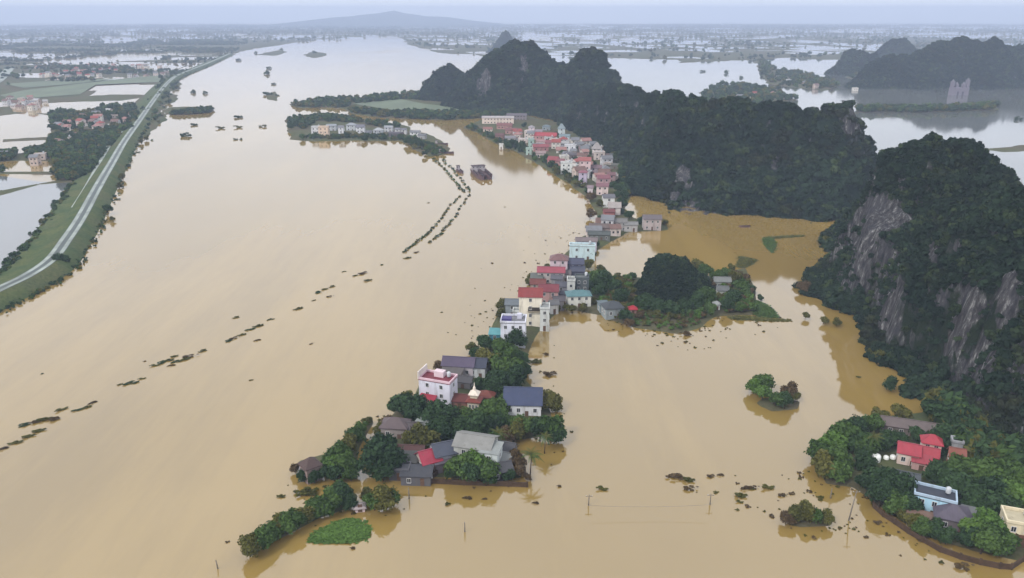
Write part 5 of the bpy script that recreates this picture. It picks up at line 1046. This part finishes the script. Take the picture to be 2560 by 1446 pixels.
# mats of floating weed
def mat_of_weed(pts, label, kind, n, hgt=.5):
    P = np.array(gp(pts)); lo, hi = P.min(0), P.max(0); c = P.mean(0); rg = np.random.RandomState(int(abs(c[0] * 10)))
    o = empty('weed_mat', (c[0], c[1], 0)); V, F, T = [], [], []; cnt = 0
    while cnt < n:
        x = lo[0] + (hi[0] - lo[0]) * rg.rand(400); y = lo[1] + (hi[1] - lo[1]) * rg.rand(400)
        s = sdpoly(x + rg.normal(size=400) * .6, y + rg.normal(size=400) * .6, P)
        for a, b, q in zip(x, y, s):
            if q < 0 or cnt >= n: continue
            cnt += 1; z = .05 + min(hgt, q * .35) * (.5 + .5 * rg.rand()); w = .28 + .35 * rg.rand(); an = rg.rand() * 6.28; tl = rg.uniform(-.2, .45)
            u = Vector((math.cos(an) * w, math.sin(an) * w, tl * w)); v = Vector((-math.sin(an) * w * .6, math.cos(an) * w * .6, rg.uniform(-.2, .3) * w)); pc = Vector((a - c[0], b - c[1], z)); k = len(V)
            V += [pc - u, pc - v, pc + u, pc + v]; F.append((k, k + 1, k + 2, k + 3)); T.append(rg.rand() * .8)
    m = mesh('weed_leaves', V, F, [LEAF[kind]]); at = m.attributes.new('tone', 'FLOAT', 'FACE'); at.data.foreach_set('value', np.array(T, np.float32))
    k = ob('weed_leaves', m, o); k['kind'] = 'stuff'
    base = [(x - c[0], y - c[1]) for x, y in P]; q = len(base)
    ob('weed_bed', mesh('weed_bed', [(x, y, -.05) for x, y in base] + [(x * .93, y * .93, .06) for x, y in base], [tuple(range(q, 2 * q))] + [(i, (i + 1) % q, q + (i + 1) % q, q + i) for i in range(q)], [GRASS]), o)
    tag(o, label, 'weed mat', 'mats of floating weed')
mat_of_weed([(772, 1345), (800, 1328), (850, 1305), (885, 1298), (905, 1312), (928, 1330), (912, 1348), (880, 1356), (830, 1360), (785, 1358)], 'large bright green mat of floating weed at the front', 'bright', 3000)
mat_of_weed([(1906, 600), (1922, 592), (1938, 602), (1940, 618), (1930, 634), (1916, 622)], 'leaf-shaped green mat in the ochre bay', 'mid', 1200)
mat_of_weed([(1868, 752), (1900, 754), (1936, 776), (1950, 796), (1900, 796), (1874, 780)], 'green weed wedge at the right tip of the crag island', 'mid', 1500)
mat_of_weed([(1848, 640), (1895, 650), (1880, 664), (1855, 672), (1840, 668)], 'dull weed wedge behind the crag island', 'olive', 900)
mat_of_weed([(1905, 594), (1960, 590), (2010, 588), (2010, 592), (1960, 596), (1912, 599)], 'thin stalk of weed reaching right across the ochre bay', 'olive', 500)
mat_of_weed([(1815, 792), (1860, 790), (1920, 797), (1980, 801), (1975, 805), (1900, 803), (1830, 799)], 'long thin causeway of weed right of the crag island', 'olive', 900)
# scraps of drift along the shores
rg = np.random.RandomState(77); dp = []
for poly in ([(560, 1390), (720, 1200), (1000, 1000), (1180, 880), (1420, 860), (1430, 1100), (1340, 1240), (1000, 1290), (760, 1400)], [(1480, 780), (1960, 780), (1960, 850), (1700, 880), (1500, 840)], [(1640, 1160), (2150, 1180), (2250, 1320), (2420, 1430), (2000, 1340), (1660, 1240)], [(1150, 480), (1480, 560), (1300, 760), (1180, 900), (1000, 700)]):
    P = np.array(gp(poly)); lo, hi = P.min(0), P.max(0); x = lo[0] + (hi[0] - lo[0]) * rg.rand(3000); y = lo[1] + (hi[1] - lo[1]) * rg.rand(3000)
    s = land_sd(x, y); ok = (sdpoly(x, y, P) > 0) & (s < -.5) & (rg.rand(3000) < np.exp(s / 6.) + .006); i_ = np.where(ok)[0][:90]
    dp.append(np.stack([x[i_], y[i_], np.full(len(i_), .02)], -1))
dp = np.concatenate(dp); gn_scatter('drift_scraps', 'scraps of drifting weed and twigs along the shores', dp, .25 + .6 * rg.rand(len(dp)) ** 3, [BUSH['brown'][0], BUSH['olive'][1], BUSH['olive'][2]], seed=3)
# ------------------------------------------------------------------ walls, poles, tanks, boats
WALLM = plain('mossy_brown_wall', (72, 56, 42), .9, .4, .8)
def yard_wall(pts, label, h=1.3, z0=-.6):
    o = empty('yard_wall', G(*pts[0]))
    c = o.location.copy(); L = [G(*p) for p in pts]
    for a, b in zip(L[:-1], L[1:]):
        d = b - a; an = math.atan2(d.y, d.x)
        MB().box(-.02, d.length + .1, -.16, .16, z0, h, an, (a.x - c.x, a.y - c.y)).build('wall_panel', WALLM, o)
        MB().box(-.24, .24, -.24, .24, z0, h + .2, an, (a.x - c.x, a.y - c.y)).build('post', WALLM, o)
    MB().box(-.24, .24, -.24, .24, z0, h + .2, 0, (L[-1].x - c.x, L[-1].y - c.y)).build('post', WALLM, o)
    tag(o, label, 'wall')
yard_wall([(1112, 1172), (1090, 1190), (1066, 1208), (1110, 1210), (1160, 1213), (1215, 1214), (1270, 1216), (1318, 1218)], 'dark brown compound wall along the front of the island')
yard_wall([(2178, 1252), (2186, 1272), (2208, 1292), (2236, 1310), (2270, 1334), (2308, 1356), (2350, 1380), (2400, 1398), (2450, 1412), (2500, 1422), (2528, 1424), (2560, 1402), (2600, 1376)], 'curved dark wall round the karst village at the lower right')
POLE = plain('weathered_concrete_pole', (120, 112, 102), .9)
def pole(px, py, h, label, lean=(0, 0), arm=True):
    p = G(px, py); o = empty('utility_pole', p)
    MB().tube([(0, 0, -.8), (lean[0] * .5, lean[1] * .5, h * .5), (lean[0], lean[1], h)], [.17, .14, .10], 8).build('post', POLE, o, True)
    if arm:
        MB().box(-.8, .8, -.06, .06, h - .5, h - .38).build('crossarm', POLE, o, loc=(lean[0], lean[1], 0))
        for k in (-.7, 0, .7): MB().lathe([(.05, 0), (.07, .08), (.03, .2)], 6, (k + lean[0], lean[1], h - .38)).build('insulator', plain('insulator_glaze', (190, 190, 190), .3), o)
    return tag(o, label, 'utility pole', 'poles standing in the flood')
pole(2121, 1302, 8.0, 'leaning utility pole at the left shore of the karst village', (.9, .3))
pole(1471, 1264, 3.0, 'left pole of the pair in the front bay', (.1, 0))
pole(1775, 1262, 3.0, 'right pole of the pair in the front bay', (0, .1))
pole(1023, 1248, 3.2, 'thin pole just below the front island', (0, 0), False)
pole(1162, 1330, 2.6, 'lone thin pole in the open front water', (0, 0), False)
pole(545, 1422, 2.2, 'short stake at the bottom of the view', (-.2, 0), False)
pole(2076, 1246, 2.8, 'short pole left of the leaning utility pole', (0, 0), False)
a, b = G(1471, 1264, 2.62), G(1775, 1262, 2.62)
tag(MB().tube([tuple(a.lerp(b, t / 10) + Vector((0, 0, -.5 * (1 - (2 * t / 10 - 1) ** 2)))) for t in range(11)], .03, 5).build('wire', POLE), 'sagging wire between the two poles in the front bay', 'wire')
TANK = plain('white_tank', (232, 234, 232), .4, .1)
def tank(px, py, r, label):
    p = G(px, py, r); o = empty('water_tank', (p.x, p.y, 0), .3)
    MB().lathe([(r * .9, r * .35), (r, r * .5), (r, r * 1.8), (r * .75, r * 2.15), (r * .2, r * 2.3)], 14).build('tank_body', TANK, o, True)
    for s in (-1, 1):
        for q in (-1, 1): MB().box(s * r * .6 - .06, s * r * .6 + .06, q * r * .6 - .06, q * r * .6 + .06, -.1, r * .36).build('leg', POLE, o)
    tag(o, label, 'water tank', 'white tanks in the karst village')
tank(2190, 1148, 1.15, 'biggest white water tank left of the red roofs'); tank(2215, 1147, .7, 'small white tank between the big tank and red roofs'); tank(2232, 1146, .75, 'white tank nearest the red roofs'); tank(2284, 1078, .7, 'white tank in front of the long mauve-brown shed')
HULL = plain('rusty_hull', (96, 74, 76), .8, .4, .4); DECK = plain('dark_hold', (70, 58, 62), .9, .3, .3); CAB = wallmat((190, 182, 184))
def barge(px, py, L, W, H_, rot, label, cabin=True, cat='barge'):
    p = G(px, py); o = empty('barge', p, R(rot)); b = MB(); n = 9; V, F = [], []
    for k in range(n):
        u = k / (n - 1) * 2 - 1; x = u * L / 2; wd = W / 2 * (1 if u < .55 else max(.25, 1 - ((u - .55) / .45) ** 1.8 * .75)); wd *= (1 if u > -.85 else .9); zt = H_ * (1 + .28 * max(0, u) ** 2.2)
        V += [(x, -wd * .8, -.5), (x, -wd, zt), (x, -wd + .35, zt), (x, -wd + .4, H_ * .35), (x, wd - .4, H_ * .35), (x, wd - .35, zt), (x, wd, zt), (x, wd * .8, -.5)]
    for k in range(n - 1):
        for j in range(8): F.append((k * 8 + j, k * 8 + (j + 1) % 8, (k + 1) * 8 + (j + 1) % 8, (k + 1) * 8 + j))
    F += [tuple(range(8)), tuple((n - 1) * 8 + j for j in range(8))[::-1]]
    ob('hull', mesh('hull', V, F, [HULL]), o)
    for s in (-1, 1): MB().box(-L * .30, L * .34, s * W * .27 - .12, s * W * .27 + .12, H_ * .36, H_ * 1.15).build('hold_coaming', DECK, o)
    if cabin:
        c = MB().box(-L * .47, -L * .33, -W * .36, W * .36, H_ * .36, H_ + 2.4).build('cabin', CAB, o); MB().box(-L * .48, -L * .32, -W * .4, W * .4, H_ + 2.404, H_ + 2.6).build('cabin_roof', DECK, o)
        for q in (-.2, .2): put_window(c, -L * .33, W * q, H_ + 1.5, R(90), .8, .7, False)
    MB().box(L * .42, L * .46, -W * .2, W * .2, H_ * 1.2, H_ * 1.5).build('bow_winch', DECK, o)
    tag(o, label, cat, 'boats moored in the river')
barge(1196, 440, 33, 6.6, 2.6, -76, 'left one of two rust-brown barges moored side by side'); barge(1213, 439, 33, 6.6, 2.6, -76, 'right one of two rust-brown barges moored side by side')
barge(1150, 430, 14, 3.6, 1.3, -72, 'small dark boat left of the two barges', True, 'boat'); barge(1104, 362, 12, 3.2, 1.2, -8, 'small boat moored at the tail of the island village', True, 'boat'); barge(1116, 384, 13, 3.4, 1.3, -10, 'second small boat moored at the island tail, nearer', True, 'boat'); barge(1862, 568, 6, 1.8, .7, 5, 'tiny boat at the far side of the ochre bay', False, 'boat')
# ------------------------------------------------------------------ haze: one even box of moist air
hz = MB().box(-14500, 14500, -250, 13500, -3, 240)
hm = bpy.data.materials.new('moist_air'); hm.use_nodes = True; hn = hm.node_tree
for n in list(hn.nodes): hn.nodes.remove(n)
ho = hn.nodes.new('ShaderNodeOutputMaterial'); hv = hn.nodes.new('ShaderNodeVolumePrincipled')
hv.inputs['Color'].default_value = (.63, .75, 1.0, 1); hv.inputs['Density'].default_value = .00019
hv.inputs['Anisotropy'].default_value = 0.0
hn.links.new(hv.outputs[0], ho.inputs['Volume'])
tag(hz.build('haze', hm), 'pale blue haze lying over the whole valley', None, None, 'stuff')
